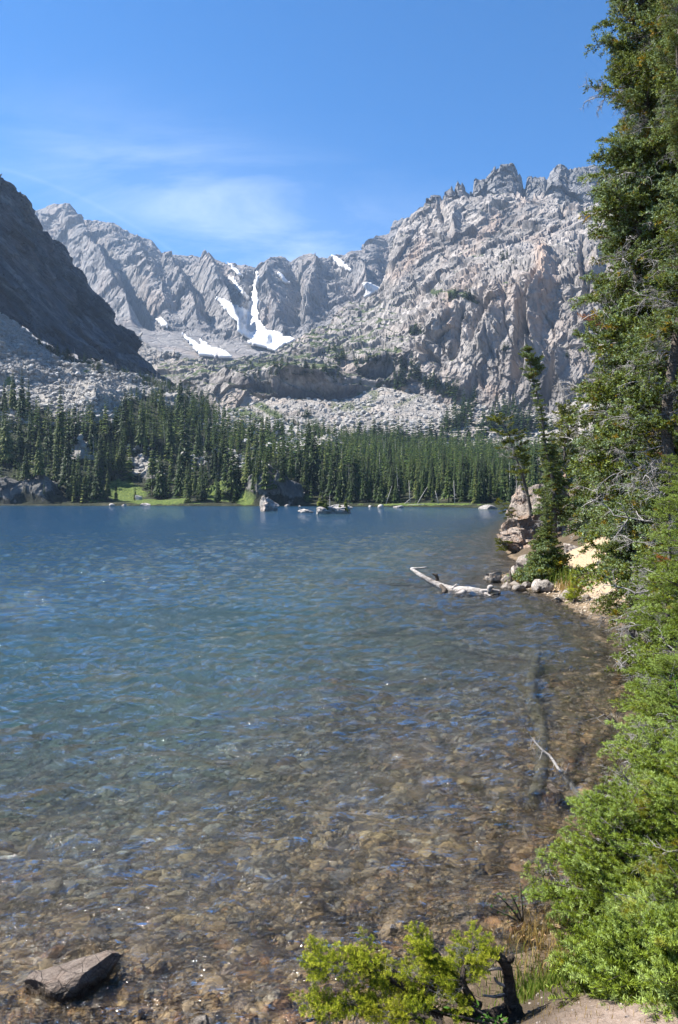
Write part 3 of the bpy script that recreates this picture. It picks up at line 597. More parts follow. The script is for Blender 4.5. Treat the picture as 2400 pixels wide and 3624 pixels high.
# water: waves as geometry near the shore, bump further out
azw = np.concatenate([np.radians(np.arange(-80, -29, 3.0)), np.radians(np.linspace(-26, 26, 400)), np.radians(np.arange(30, 81, 3.0))])
rw = np.concatenate([np.geomspace(1.5, 120, 600), np.geomspace(132, 420, 70)])
A_, R = np.meshgrid(azw, rw); X = np.sin(A_) * R; Y = np.cos(A_) * R
def waves(X, Y, R):
    h = np.zeros(X.shape); r2 = np.random.default_rng(3)
    W = np.stack([X, Y, np.zeros_like(X)], -1)
    wx = X + .9 * vnoise(W / 3.1, 201) + .3 * vnoise(W / 1.1, 203); wy = Y + .9 * vnoise(W / 3.1, 202) + .3 * vnoise(W / 1.1, 204)
    for k in range(46):
        lam = 0.16 * (1.055 ** k) ; lam = min(lam, 2.4); ang = math.radians(r2.normal(-14, 24)); amp = (0.0125 if lam < .4 else .018) * lam ** 1.05
        kx, ky = math.sin(ang), math.cos(ang); ph = r2.uniform(0, 6.28)
        fade = np.clip(lam / (R * .021 + .035) - .45, 0, 1)
        s = np.sin((wx * kx + wy * ky) * 6.283 / lam + ph)
        h += fade * amp * (1 - np.abs(s)) * 1.5 * (0.75 + .5 * vnoise(W / (lam * 4) + k, 210 + k))
    return h
Z = waves(X, Y, R)
calm = sstep(0.0, 2.2, -shore_sd(X, Y)); Z = Z * (0.30 + .70 * calm)
Z = Z - Z.mean()
Wt = np.stack([X, Y, Z], -1)
def water_mat():
    m = bpy.data.materials.new('lake_water'); m.use_nodes = True; nt = m.node_tree; nt.nodes.clear(); g = N(nt)
    out = g.n('ShaderNodeOutputMaterial'); tcn = g.n('ShaderNodeTexCoord')
    v = g.n('ShaderNodeMapping', {'Vector': tcn.outputs['Object'], 'Scale': (.45, 1., 1.), 'Rotation': (0, 0, .25)}).outputs[0]
    v2 = g.n('ShaderNodeMapping', {'Vector': tcn.outputs['Object'], 'Scale': (.7, 1., 1.), 'Rotation': (0, 0, -.2)}).outputs[0]
    a = g.noise(v, 1.1, 5, .62, .5); bq = g.noise(v2, 5.0, 5, .62, .4)
    h = g.math('ADD', g.math('MULTIPLY', a, .40), g.math('MULTIPLY', bq, .11))
    nb = g.bump(h, 1.0, 1.0)
    fr = g.n('ShaderNodeFresnel', {'IOR': 1.33, 'Normal': nb}).outputs[0]
    gl = g.n('ShaderNodeBsdfGlossy', {'Color': (1, 1, 1, 1), 'Roughness': .04, 'Normal': nb})
    tr = g.n('ShaderNodeBsdfTransparent', {'Color': (.96, .98, .98, 1)})
    rf = g.n('ShaderNodeBsdfRefraction', {'Color': (.96, .98, .98, 1), 'Roughness': 0., 'IOR': 1.33, 'Normal': nb})
    mx = g.n('ShaderNodeMixShader', {0: .42, 1: tr.outputs[0], 2: rf.outputs[0]})
    mm = g.n('ShaderNodeMixShader', {0: fr, 1: mx.outputs[0], 2: gl.outputs[0]})
    va = g.n('ShaderNodeVolumeAbsorption', {'Color': (.12, .62, .88, 1), 'Density': .20}); vs = g.n('ShaderNodeVolumeScatter', {'Color': (.35, .68, 1, 1), 'Density': .028}); vv = g.n('ShaderNodeAddShader', {0: va.outputs[0], 1: vs.outputs[0]}); nt.links.new(vv.outputs[0], out.inputs['Volume'])
    nt.links.new(mm.outputs[0], out.inputs[0]); return m
water = link('lake_water', mesh_np('lake_water', Wt.reshape(-1, 3), quads(*Wt.shape[:2]), water_mat(), smooth=True)); tag(water, kind='structure')
print('ground+water', time.time() - T0)

# ------------------------------------------------------------------ thin mountain haze
def haze_box():
    bm = bmesh.new(); bmesh.ops.create_cube(bm, size=1.0)
    for v in bm.verts: v.co = Vector((v.co.x * 12600, v.co.y * 12600, -33.0 if v.co.z < 0 else 1060.0))
    me = bpy.data.meshes.new('haze'); bm.to_mesh(me); bm.free()
    m = bpy.data.materials.new('haze_air'); m.use_nodes = True; nt = m.node_tree; nt.nodes.clear()
    o = nt.nodes.new('ShaderNodeOutputMaterial'); v = nt.nodes.new('ShaderNodeVolumePrincipled')
    v.inputs['Color'].default_value = (0.50, 0.70, 1.0, 1); v.inputs['Density'].default_value = 0.00008; v.inputs['Anisotropy'].default_value = 0.2
    nt.links.new(v.outputs[0], o.inputs['Volume']); me.materials.append(m)
    return tag(link('haze', me), kind='stuff')
haze_box()
# ------------------------------------------------------------------ rocks
def ico(sub):
    bm = bmesh.new(); bmesh.ops.create_icosphere(bm, subdivisions=sub, radius=1.0)
    V = np.array([v.co[:] for v in bm.verts]); Fc = np.array([[v.index for v in f.verts] for f in bm.faces]); bm.free(); return V, Fc
ICO = {k: ico(k) for k in (1, 2, 3, 4, 5)}
def rock_geo(seed, sub=2, dims=(1, .8, .6), cuts=9, noise=0.06, flat=0.35, lo=.5, nscale=1.0, facet=0.0):
    """a boulder: a ball cut by random planes, then roughened"""
    r = np.random.default_rng(seed); V, Fc = ICO[sub]; V = V.copy()
    for k in range(cuts):
        nrm = r.normal(size=3); nrm /= np.linalg.norm(nrm); h = r.uniform(lo, .85)
        s = V @ nrm - h; V -= np.outer(np.maximum(s, 0), nrm)
    if noise:
        nn = V / (np.linalg.norm(V, axis=1, keepdims=True) + 1e-6)
        q = fbm(V * 2.2 / nscale + seed * 3.7, 1.0, 5, .6, seed % 50, ridged=True) * noise + fbm(V * 7 / nscale + seed, 1.0, 3, .6, seed % 31) * noise * .35
        if facet: q = q + facets(V * 2.6 + seed, 1.0, seed % 97) * facet
        V += nn * q[:, None]
    V *= np.array(dims); return V, Fc
def near_rock_mat(name, lo, mid, hi, sc=6.0, wet=True, rust=.3):
    m, nt, b, out = new_mat(name); g = N(nt); v = g.coord(); geo = g.n('ShaderNodeNewGeometry'); oi = g.n('ShaderNodeObjectInfo')
    wv = g.n('ShaderNodeVectorMath', {0: geo.outputs['Position'], 1: oi.outputs['Random']}, operation='ADD').outputs[0]
    a = g.noise(wv, sc, 12, .72); col = g.ramp(a, [(.3, lo), (.5, mid), (.7, hi)])
    sp = g.noise(wv, sc * 14, 4, .8); col = g.mix(g.ramp(sp, [(.5, 0.), (.62, .6)]), col, tuple(x * .4 for x in lo)); col = g.mix(g.ramp(g.noise(wv, sc * 9, 3, .8), [(.6, 0.), (.68, .5)]), col, tuple(min(.8, x * 1.3) for x in hi))
    col = g.mix(g.math('MULTIPLY', g.ramp(g.noise(wv, sc * .5, 5, .7, .6), [(.5, 0.), (.66, 1.)]), rust), col, (.36, .20, .11))
    st = g.ramp(g.vor(wv, sc * 1.2).outputs['Distance'], [(0., 1.), (.03, 0.)]); col = g.mix(g.math('MULTIPLY', st, .35), col, tuple(x * .3 for x in lo))
    hsv_ = g.n('ShaderNodeHueSaturation', {'Color': col, 'Value': g.n('ShaderNodeMapRange', {'Value': oi.outputs['Random'], 'To Min': .72, 'To Max': 1.22}).outputs[0]}); col = hsv_.outputs[0]
    if wet:
        z = g.n('ShaderNodeSeparateXYZ', {0: geo.outputs['Position']}).outputs['Z']
        w = g.n('ShaderNodeMapRange', {'Value': g.math('ADD', z, g.math('MULTIPLY', a, -.05)), 'From Min': .05, 'From Max': .0}).outputs[0]
        col = g.mix(w, col, g.mix(1., col, (.42, .38, .32), 'MULTIPLY'))
        nt.links.new(g.n('ShaderNodeMapRange', {'Value': w, 'To Min': .9, 'To Max': .35}).outputs[0], b.inputs['Roughness'])
    else: b.inputs['Roughness'].default_value = .9
    nt.links.new(col, b.inputs['Base Color']); nt.links.new(g.bump(g.math('ADD', g.noise(wv, sc * 3, 12, .75), g.math('MULTIPLY', st, -.3)), .35 / sc), b.inputs['Normal']); return m
M_rock = near_rock_mat('shore_granite', (.22, .19, .16), (.42, .37, .32), (.60, .54, .47))
M_rock_big = near_rock_mat('outcrop_granite', (.20, .165, .14), (.42, .35, .295), (.60, .52, .45), sc=1.6, rust=.75)
M_rock_dark = near_rock_mat('dark_wet_rock', (.13, .10, .08), (.25, .20, .165), (.38, .32, .27), sc=9, rust=.25)
M_rock_far = near_rock_mat('far_shore_rock', (.30, .275, .25), (.52, .48, .44), (.68, .64, .59), sc=.5, wet=False)
M_boulder = near_rock_mat('talus_boulder', (.27, .26, .245), (.46, .44, .415), (.64, .61, .57), sc=.25, wet=False, rust=.15)

def merge(name, protos, pos, scl, rot, mat, idx, parent=None, tint=None, smooth=False, tilt=None):
    """numpy merge of many copies into one mesh (for stuff)"""
    VV, FF, TT = [], [], []; off = 0
    for i in range(len(pos)):
        V, Fc = protos[idx[i]][:2]; c, s = math.cos(rot[i]), math.sin(rot[i])
        W = V * scl[i]
        if tilt is not None:
            ct, st = math.cos(tilt[i]), math.sin(tilt[i]); W = np.stack([W[:, 0], W[:, 1] * ct - W[:, 2] * st, W[:, 1] * st + W[:, 2] * ct], 1)
        W = np.stack([W[:, 0] * c - W[:, 1] * s, W[:, 0] * s + W[:, 1] * c, W[:, 2]], 1) + pos[i]
        VV.append(W); FF.append(Fc + off); off += len(V)
        t = protos[idx[i]][2] if len(protos[idx[i]]) > 2 else np.zeros(len(V)); TT.append(t + (tint[i] if tint is not None else 0))
    me = mesh_np(name, np.concatenate(VV), np.concatenate(FF), mat, smooth=smooth, attrs={'tint': np.concatenate(TT)})
    return link(name, me, parent)

def pick(grid, mask, n, r):
    """n random places on a grid, weighted by mask and facet area"""
    A = np.linalg.norm(np.cross(grid[1:, :-1] - grid[:-1, :-1], grid[:-1, 1:] - grid[:-1, :-1]), axis=-1)
    w = (A * mask[:-1, :-1]).ravel(); w = np.maximum(w, 0); w /= w.sum(); k = r.choice(len(w), n, p=w); R_, C_ = grid.shape[0] - 1, grid.shape[1] - 1
    i, j = k // C_, k % C_; u, v = r.random(n)[:, None], r.random(n)[:, None]
    return grid[i, j] * (1 - u) * (1 - v) + grid[i + 1, j] * u * (1 - v) + grid[i, j + 1] * (1 - u) * v + grid[i + 1, j + 1] * u * v

r_ = np.random.default_rng(21)
low = [rock_geo(300 + k, 1, (1, .85, .7), 5, 0, lo=.45) for k in range(8)]
fine = [mesh_np('boulder', *rock_geo(320 + k, 2, (1, .85, .7), 9, .05, lo=.45), M_boulder) for k in range(8)]
def boulders(grid, mask, n, smin, smax, pw, parent, nind, top=None):
    P = pick(grid, mask, n, r_); s = smin + (smax - smin) * r_.random(n) ** pw
    order = np.argsort(-s / P[:, 1]); ind = order[:nind]; rest = order[nind:]
    for k in ind:
        o = link('boulder', fine[k % 8], parent, P[k] + [0, 0, s[k] * .25], (r_.normal() * .3, r_.normal() * .3, r_.random() * 6.28), (s[k] * r_.uniform(.8, 1.2), s[k] * r_.uniform(.8, 1.2), s[k] * r_.uniform(.7, 1.1)))
    for k in range(len(rest)): pass
    o = merge('boulder_field', low, P[rest] + np.stack([0 * s[rest], 0 * s[rest], s[rest] * .2], 1), s[rest], r_.random(len(rest)) * 6.28, M_boulder, r_.integers(0, 8, len(rest)), parent, tilt=r_.normal(size=len(rest)) * .4)
    o['kind'] = 'stuff'
hp = Hpy; tm = (1 - Hforest) * (Hts[:, None] > 2.0) * (Hts[:, None] < 4.02) * (Hpx > -60) * (Hpx < 1350) * (Hgreen < .3) * (1 - Hbig)
boulders(Hgrid, tm * (Hpx < 760), 5200, .55, 2.6, 2.6, hill, 300)
def stuff_rocks(name, grid, mask, n, smin, smax, pw, parent):
    P = pick(grid, mask, n, r_); s = smin + (smax - smin) * r_.random(n) ** pw
    o = merge('boulder_field', low, P + np.stack([0 * s, 0 * s, s * .2], 1), s, r_.random(n) * 6.28, M_boulder, r_.integers(0, 8, n), parent, tilt=r_.normal(size=n) * .4); o['kind'] = 'stuff'
stuff_rocks('r', Hgrid, tm * (Hpx >= 760), 900, .6, 3.0, 2.4, hill)
apx, apy = project(Agrid); spx, spy = project(Sgrid)
stuff_rocks('r', Agrid, ((apx > 760) & (apx < 2300) & (apy < 1620)) * (0.25 + 1.5 * np.clip(vnoise(Agrid / 60, 7) + .2, 0, 1)), 2600, .6, 4.6, 3.6, bpy.data.objects['talus_apron'])
stuff_rocks('r', Sgrid, ((spx > 380) & (spx < 1000)).astype(float), 2200, .7, 4.2, 3.2, bpy.data.objects['scree_slope'])
print('boulders', time.time() - T0)

# ------------------------------------------------------------------ conifers of the far shore
def conifer_geo(seed, whorls, per, kites, R=.13, ragged=.3, gap=.1, bottom=.06, power=.85):
    r = np.random.default_rng(seed); V, Fc, T = [], [], []
    for w in range(whorls):
        t = (w + r.uniform(-.3, .3)) / whorls; z = bottom + (1 - bottom) * t; rad = R * (1 - t) ** power * (0.75 + .5 * r.random()) + .006
        if r.random() < gap and t < .85: continue
        a0 = r.random() * 6.28
        for b in range(per):
            a = a0 + b * 6.283 / per + r.normal() * .25; L = rad * (1 - ragged * r.random())
            tone = r.random() * .5
            for k in range(kites):
                aa = a + (k - (kites - 1) / 2) * .38; LL = L * (1 - .22 * abs(k - (kites - 1) / 2)); d = np.array([math.cos(aa), math.sin(aa), 0]); s = np.array([-d[1], d[0], 0])
                droop = LL * r.uniform(.25, .75); wd = LL * (.22 if kites > 1 else .42); zz0 = z + LL * .12
                i = len(V); n0 = d * LL * .12 + [0, 0, zz0]
                V += [n0, d * LL * .55 + s * wd + [0, 0, zz0 - droop * .4 - wd * .3], d * LL * .55 - s * wd + [0, 0, zz0 - droop * .4 - wd * .3], d * LL + [0, 0, zz0 - droop]]
                V += [d * LL * .6 + [0, 0, zz0 - droop * .25 + wd * .25]]
                T += [tone * .4, tone + .15, tone + .15, tone + .5, tone + .3]
                Fc += [[i, i + 2, i + 4], [i, i + 4, i + 1], [i + 4, i + 2, i + 3], [i + 4, i + 3, i + 1]] if kites > 1 else [[i, i + 2, i + 3], [i, i + 3, i + 1]]
    return np.array(V), np.array(Fc), np.array(T)
def needle_mat(name, stops, rand=.35, transl=.25, yellow=0.0):
    m, nt, b, out = new_mat(name); g = N(nt); oi = g.n('ShaderNodeObjectInfo').outputs['Random']; geo = g.n('ShaderNodeNewGeometry')
    ns = g.noise(geo.outputs['Position'], .9 if yellow else .16, 4, .6)
    f = g.math('ADD', g.attr('tint'), g.math('ADD', g.math('MULTIPLY', g.math('SUBTRACT', oi, .5), rand), g.math('MULTIPLY', g.math('SUBTRACT', ns, .5), .5)))
    col = g.ramp(f, stops)
    if yellow:
        y = g.ramp(g.noise(geo.outputs['Position'], 2.6, 3, .6), [(.60, 0.), (.67, 1.)]); col = g.mix(g.math('MULTIPLY', y, yellow), col, (.38, .23, .010))
    nt.links.new(col, b.inputs['Base Color']); b.inputs['Roughness'].default_value = .55; b.inputs['Specular IOR Level'].default_value = .10
    t = g.n('ShaderNodeBsdfTranslucent', {'Color': col}); mx = g.n('ShaderNodeMixShader', {0: transl, 1: b.outputs[0], 2: t.outputs[0]}); nt.links.new(mx.outputs[0], out.inputs[0]); return m
M_far = needle_mat('spruce_needles_far', [(0., (.007, .015, .005)), (.45, (.024, .048, .009)), (.8, (.062, .095, .018)), (1., (.13, .145, .03))], rand=.65, transl=.15)
M_farbark, nt, b, out = new_mat('far_bark'); b.inputs['Base Color'].default_value = (.17, .14, .115, 1); b.inputs['Roughness'].default_value = .9
M_snag, nt, b, out = new_mat('bleached_wood'); g = N(nt); v = g.coord((1, 1, .15)); nt.links.new(g.ramp(g.noise(v, 20, 8, .7), [(.3, (.22, .195, .175)), (.55, (.50, .465, .43)), (.75, (.68, .65, .61))]), b.inputs['Base Color']); b.inputs['Roughness'].default_value = .85
nt.links.new(g.bump(g.noise(v, 40, 8, .7), .01), b.inputs['Normal'])
hiV = [conifer_geo(400 + k, 30, 8, 3, R=.10 + .022 * (k % 5), gap=.05 + .07 * (k % 2), bottom=.03 + .07 * (k % 3)) for k in range(7)]
hi_me = [mesh_np('crown', V, Fc, M_far, attrs={'tint': T}) for V, Fc, T in hiV]
loV = [conifer_geo(430 + k, 14, 5, 1, R=.11 + .02 * (k % 5), ragged=.35, gap=.08, bottom=.04 + .05 * (k % 2)) for k in range(8)]
def cone_geo(r0, r1, h, n=6, z0=0.0):
    V = []; Fc = []
    for i in range(n): a = 6.283 * i / n; V.append([r0 * math.cos(a), r0 * math.sin(a), z0]);
    for i in range(n): a = 6.283 * i / n; V.append([r1 * math.cos(a), r1 * math.sin(a), z0 + h])
    for i in range(n): Fc += [[i, (i + 1) % n, n + i], [(i + 1) % n, n + (i + 1) % n, n + i]]
    return np.array(V), np.array(Fc)
trunk_far = mesh_np('trunk', *cone_geo(.012, .002, .98), M_farbark, smooth=True)
# candidate places
fm = np.clip(Hforest, 0, 1) * (Hts[:, None] > 1.02) * (Hpx > -80) * (Hpx < 2120) * (Hgreen < .5)
dens = np.where(Hpx > 1000, 1.1, 1.0)
Pt = pick(Hgrid, fm * dens, 4300, r_)
ht = r_.uniform(8, 17, len(Pt)) * np.where(r_.random(len(Pt)) < .12, 1.25, 1.0)
tpx, tpy = project(Pt)
ridge_small = (poly_dist(tpx, tpy, [(150, 1200), (340, 1300), (460, 1335), (600, 1385), (700, 1430)])[0] < 34); ht = np.where(ridge_small, ht * .42, ht)
ht = np.where((tpx < 620) & (tpy < 1500) & ~ridge_small, ht * .8, ht)
# singled out by hand: the largest trees along the water and on the slope (px of foot, py of foot, height in photo px)
hand = [(540, 1752, 262), (655, 1710, 330), (640, 1760, 200), (735, 1660, 200), (806, 1752, 255), (826, 1765, 210), (846, 1758, 180), (215, 1590, 250), (262, 1600, 200), (330, 1600, 190), (170, 1640, 190), (45, 1470, 160), (78, 1478, 185), (100, 1470, 140), (16, 1460, 110), (25, 1640, 180), (70, 1620, 160), (350, 1770, 190), (320, 1768, 160), (300, 1760, 150), (380, 1765, 120), (240, 1740, 220), (200, 1700, 200), (140, 1700, 190), (445, 1560, 190), (500, 1590, 190), (885, 1590, 160), (600, 1620, 190), (930, 1640, 190), (1000, 1700, 160), (970, 1720, 150), (1110, 1740, 240), (1140, 1760, 200), (1180, 1770, 190), (700, 1620, 150), (880, 1700, 170), (905, 1700, 180), (760, 1700, 110), (780, 1690, 120), (440, 1640, 80), (480, 1770, 60), (730, 1720, 90), (1210, 1772, 170), (1250, 1775, 200), (1290, 1778, 170), (1340, 1775, 190), (410, 1770, 90), (700, 1775, 60), (570, 1470, 120), (640, 1480, 150), (660, 1475, 130)]
hv = Hgrid.reshape(-1, 3); hsel = (Hts[:, None] * np.ones_like(Hpx) > 1.0).ravel(); hvx = hv[hsel]; hpx_, hpy_ = project(hvx)
def on_hill(px, py): return hvx[np.argmin((hpx_ - px) ** 2 + (hpy_ - py) ** 2)]
hand_big = []
for px, py, hp_ in hand:
    p = on_hill(px, py); hand_big.append((p, hp_ / F * p[1]))
score = ht / Pt[:, 1] * (1 + .5 * (Pt[:, 1] < 340)); order = np.argsort(-score); nbig = 300 - len(hand_big)
big = [(Pt[k], ht[k]) for k in order[:nbig]] + hand_big; rest = order[nbig:]
protoT = None; big.sort(key=lambda q: q[0][1])
for k, (p, h) in enumerate(big):
    px = 1200 + p[0] / p[1] * F
    root = empty('spruce_tree', (p[0], p[1], p[2] - .3), r_.random() * 6.28); root.scale = (h * r_.uniform(.85, 1.25),) * 2 + (h,)
    marks = [(110, 'at the left edge of the picture'), (230, 'above the dark shore rocks on the left'), (370, 'just left of the green meadow'), (500, 'above the left half of the green meadow'), (640, 'above the right half of the green meadow'), (800, 'left of the second green slope'), (920, 'above the cone shaped rock'), (1070, 'above the dark bluff at the waterline'), (1220, 'behind the islet'), (1340, 'right behind the islet'), (1450, 'behind the leaning dead trunks'), (1560, 'right of the leaning dead trunks'), (1680, 'left of the long flat shore rock'), (1800, 'behind the long flat shore rock'), (9999, 'behind the slender ragged spruce')]
    where = next(w for q, w in marks if px < q); row = 'in the front row' if p[1] < 335 else ('halfway upslope' if p[1] < 420 else 'at the upper edge'); size = 'tall' if h > 15 else ('middling' if h > 11 else 'short')
    lab = '%s spruce %s, %s' % (size, where, row); lab = lab[0].lower() + lab[1:]; grp = 'far shore %s spruces %s %s' % (size, where, row)
    if any(p is q[0] for q in hand_big[:1]): lab, grp = 'broad full spruce rising straight from the sunny green meadow', None
    tag(root, lab, 'spruce tree', grp)
    for nm, me in (('trunk', trunk_far), ('crown', hi_me[k % 7])):
        link(nm, me, root)
o = merge('far_forest', loV, Pt[rest] - [0, 0, .3], ht[rest][:, None] * np.stack([r_.uniform(.9, 1.3, len(rest))] * 2 + [np.ones(len(rest))], 1), r_.random(len(rest)) * 6.28, M_far, r_.integers(0, 8, len(rest)), tint=r_.uniform(-.2, .25, len(rest)))
tag(o, 'dense spruce forest filling the valley floor behind the first trees', 'forest', kind='stuff')
# small trees on the ledges of the massif, the apron and the ridge
mv = Mgrid[: np.searchsorted(Mts, 3.0)].reshape(-1, 3); mpx, mpy = project(mv); av = Agrid.reshape(-1, 3); apx_, apy_ = project(av); sv = Sgrid.reshape(-1, 3); spx_, spy_ = project(sv)
ledge = []
def clump(x0, y0, x1, y1, n, hpx, spread, where='m'):
    gv, gx, gy = {'m': (mv, mpx, mpy), 'a': (av, apx_, apy_), 's': (sv, spx_, spy_), 'h': (hvx, hpx_, hpy_)}[where]
    for k in range(n):
        t = r_.random(); px, py = x0 + (x1 - x0) * t + r_.normal() * spread, y0 + (y1 - y0) * t + r_.normal() * spread * .6
        p = gv[np.argmin((gx - px) ** 2 + (gy - py) ** 2)]; ledge.append((p, hpx * (1.35 if where in 'ma' else 1.) * r_.uniform(.5, 1.3) / F * p[1]))
for c in [(950, 1300, 1250, 1330, 60, 30, 24), (800, 1300, 950, 1340, 30, 20, 18), (1200, 1270, 1420, 1290, 40, 26, 18), (1080, 1255, 1250, 1235, 30, 20, 12), (1590, 1050, 1680, 1056, 34, 30, 7), (1540, 1046, 1570, 1050, 6, 15, 6), (1180, 1268, 1230, 1275, 16, 34, 9), (1260, 1280, 1340, 1290, 14, 26, 8), (1120, 1240, 1400, 1200, 30, 13, 14), (1330, 1190, 1400, 1195, 8, 16, 6), (1450, 1175, 1500, 1185, 16, 34, 10),
          (1000, 1330, 1180, 1310, 34, 28, 16), (860, 1310, 1000, 1280, 22, 14, 9), (1420, 1310, 1470, 1300, 10, 40, 8), (1400, 1380, 1425, 1370, 14, 48, 8), (1470, 1330, 1540, 1370, 30, 40, 12), (1540, 1370, 1620, 1410, 34, 42, 12), (1770, 905, 1830, 930, 8, 24, 8), (1780, 1235, 1800, 1232, 7, 22, 5),
          (1040, 1260, 1240, 1225, 20, 12, 12), (1390, 1330, 1460, 1340, 18, 24, 14), (1140, 1400, 1190, 1330, 12, 20, 12), (1310, 1060, 1450, 1060, 14, 12, 14), (1530, 1000, 1560, 1005, 6, 10, 6), (1660, 1130, 1700, 1150, 5, 12, 8), (1990, 1260, 2010, 1262, 5, 20, 4)]: clump(*c)
for c in [(1620, 1480, 1680, 1430, 30, 55, 16), (1570, 1530, 1640, 1500, 34, 50, 18), (1730, 1530, 1800, 1480, 46, 60, 26), (1800, 1540, 1900, 1500, 50, 60, 22), (1060, 1470, 1110, 1480, 12, 26, 10), (1200, 1560, 1700, 1560, 90, 60, 9), (800, 1420, 1000, 1470, 34, 14, 12), (1900, 1520, 2080, 1480, 30, 40, 10)]: clump(*c, 'a')
for c in [(120, 1215, 400, 1330, 60, 42, 6), (300, 1300, 520, 1360, 60, 44, 9), (500, 1360, 640, 1400, 40, 34, 8), (620, 1395, 720, 1440, 24, 60, 10), (820, 1470, 1000, 1478, 70, 20, 6), (1000, 1490, 1180, 1530, 50, 36, 8), (700, 1440, 780, 1470, 14, 60, 8)]: clump(*c, 'h')
lp = np.array([q[0] for q in ledge]); lh = np.array([q[1] for q in ledge]); nL = len(lp)
o = merge('ledge_trees', loV, lp - [0, 0, .3], lh[:, None] * np.stack([r_.uniform(1.2, 2.0, nL)] * 2 + [np.ones(nL)], 1), r_.random(nL) * 6.28, M_far, r_.integers(0, 8, nL), tint=r_.uniform(-.2, .3, nL))
tag(o, 'small dark conifers scattered on the ledges and screes of the mountains', 'conifers', kind='stuff')
# bleached snags and leaning dead trunks on the far shore
def tube_geo(pts, rad, n=7, jitter=0.0, seed=0, cap=True):
    pts = np.array(pts, float); m = len(pts); rad = np.broadcast_to(np.asarray(rad, float), (m,)); r = np.random.default_rng(seed); V = []; Fc = []
    tg = np.gradient(pts, axis=0); up = np.array([0, 0, 1.0]) if abs(tg[0][2]) < .9 * np.linalg.norm(tg[0]) else np.array([1.0, 0, 0])
    for i in range(m):
        t = tg[i] / (np.linalg.norm(tg[i]) + 1e-9); a = np.cross(t, up); a /= np.linalg.norm(a) + 1e-9; b2 = np.cross(t, a)
        for k in range(n):
            an = 6.283 * k / n; rr_ = rad[i] * (1 + jitter * r.normal()); V.append(pts[i] + (a * math.cos(an) + b2 * math.sin(an)) * rr_)
    for i in range(m - 1):
        for k in range(n): p, q = i * n + k, i * n + (k + 1) % n; Fc += [[p, q, q + n], [p, q + n, p + n]]
    if cap:
        for base, fl in ((0, 1), ((m - 1) * n, 0)):
            c = len(V); V.append(pts[0] if fl else pts[-1])
            for k in range(n): Fc.append([c, base + (k + 1) % n, base + k] if fl else [c, base + k, base + (k + 1) % n])
    return np.array(V), np.array(Fc)
def join_geo(lst):
    VV, FF = [], []; o = 0
    for V, Fc in lst: VV.append(V); FF.append(Fc + o); o += len(V)
    return np.concatenate(VV), np.concatenate(FF)
def snag(px, py, topx, topy, lab, rad=.16):
    p = on_hill(px, py); D = p[1]; top = np.array(at(topx, topy, D + 1)); base = np.array([p[0], D, p[2] - .4]); L = np.linalg.norm(top - base); gs = [tube_geo([base, base * .5 + top * .5 + [0, 0, .1], top], [rad, rad * .7, rad * .2], 6)]
    r = np.random.default_rng(int(px)); root = empty('dead_tree', tuple(base)); tag(root, lab, 'dead tree')
    me = mesh_np('trunk', gs[0][0] - base, gs[0][1], M_snag, smooth=True); link('trunk', me, root); bs = []
    for k in range(int(L * 1.4)):
        t = r.uniform(.25, .95); c = base + (top - base) * t; d = r.normal(size=3); d[2] = abs(d[2]) * .3 - .1; d /= np.linalg.norm(d); l = r.uniform(.4, 1.5) * (1.15 - t); bs.append(tube_geo([c, c + d * l * .6, c + d * l + [0, 0, -.15 * l]], [.05, .035, .01], 4))
    V, Fc = join_geo(bs); q = link('bare_branches', mesh_np('bare_branches', V - base, Fc, M_snag), root); q['kind'] = 'stuff'
for a in [(1478, 1790, 1513, 1722, 'bleached dead trunk leaning right at the head of the lake'), (1364, 1791, 1388, 1718, 'thin dead trunk leaning right behind the islet spruces'), (1430, 1791, 1470, 1752, 'short bleached trunk leaning low over the far shore'), (1452, 1785, 1447, 1700, 'upright broken bleached snag left of the leaning trunk'), (1345, 1700, 1343, 1600, 'silver bare snag in the middle of the dense forest'),
          (1555, 1785, 1540, 1735, 'bare grey snag with drooping twigs near the far shore grass'), (1612, 1788, 1606, 1700, 'grey snag at the edge of the forest near the pale flat rock'), (1210, 1660, 1208, 1590, 'bare snag above the dark rock of the far shore'), (265, 1300, 264, 1230, 'leftmost bare snag on the ridge under the dark cliff'), (370, 1310, 370, 1268, 'bare snag in the middle of the ridge under the dark cliff'), (406, 1325, 405, 1278, 'right bare snag on the ridge under the dark cliff'), (1700, 1700, 1702, 1610, 'bare grey snag at the right of the forest, beside the thin spruce'),
          (30, 1460, 28, 1380, 'pale bare trunk among the spruces at the left edge'), (1520, 1795, 1440, 1787, 'bleached trunk lying flat along the far shore')]: snag(*a)
sg = []
for k in range(5):
    gs = [tube_geo([(0, 0, 0), (.01, 0, .5), (0, .01, 1)], [.010, .007, .002], 5)]; rk = np.random.default_rng(k)
    for q in range(16): a = rk.random() * 6.28; zq = rk.uniform(.25, .95); l = .09 * (1.2 - zq); gs.append(tube_geo([(0, 0, zq), (l * math.cos(a), l * math.sin(a), zq - l * .5)], [.003, .001], 3, cap=False))
    sg.append(join_geo(gs))
Ps = pick(Hgrid, fm * (Hpx > 250), 150, r_); hs = r_.uniform(7, 14, 150)
o = merge('forest_snags', sg, Ps, hs[:, None] * np.ones((1, 3)), r_.random(150) * 6.28, M_snag, r_.integers(0, 5, 150), tilt=r_.normal(size=150) * .07); tag(o, 'bare grey snags scattered through the far shore forest', 'dead trees', kind='stuff')
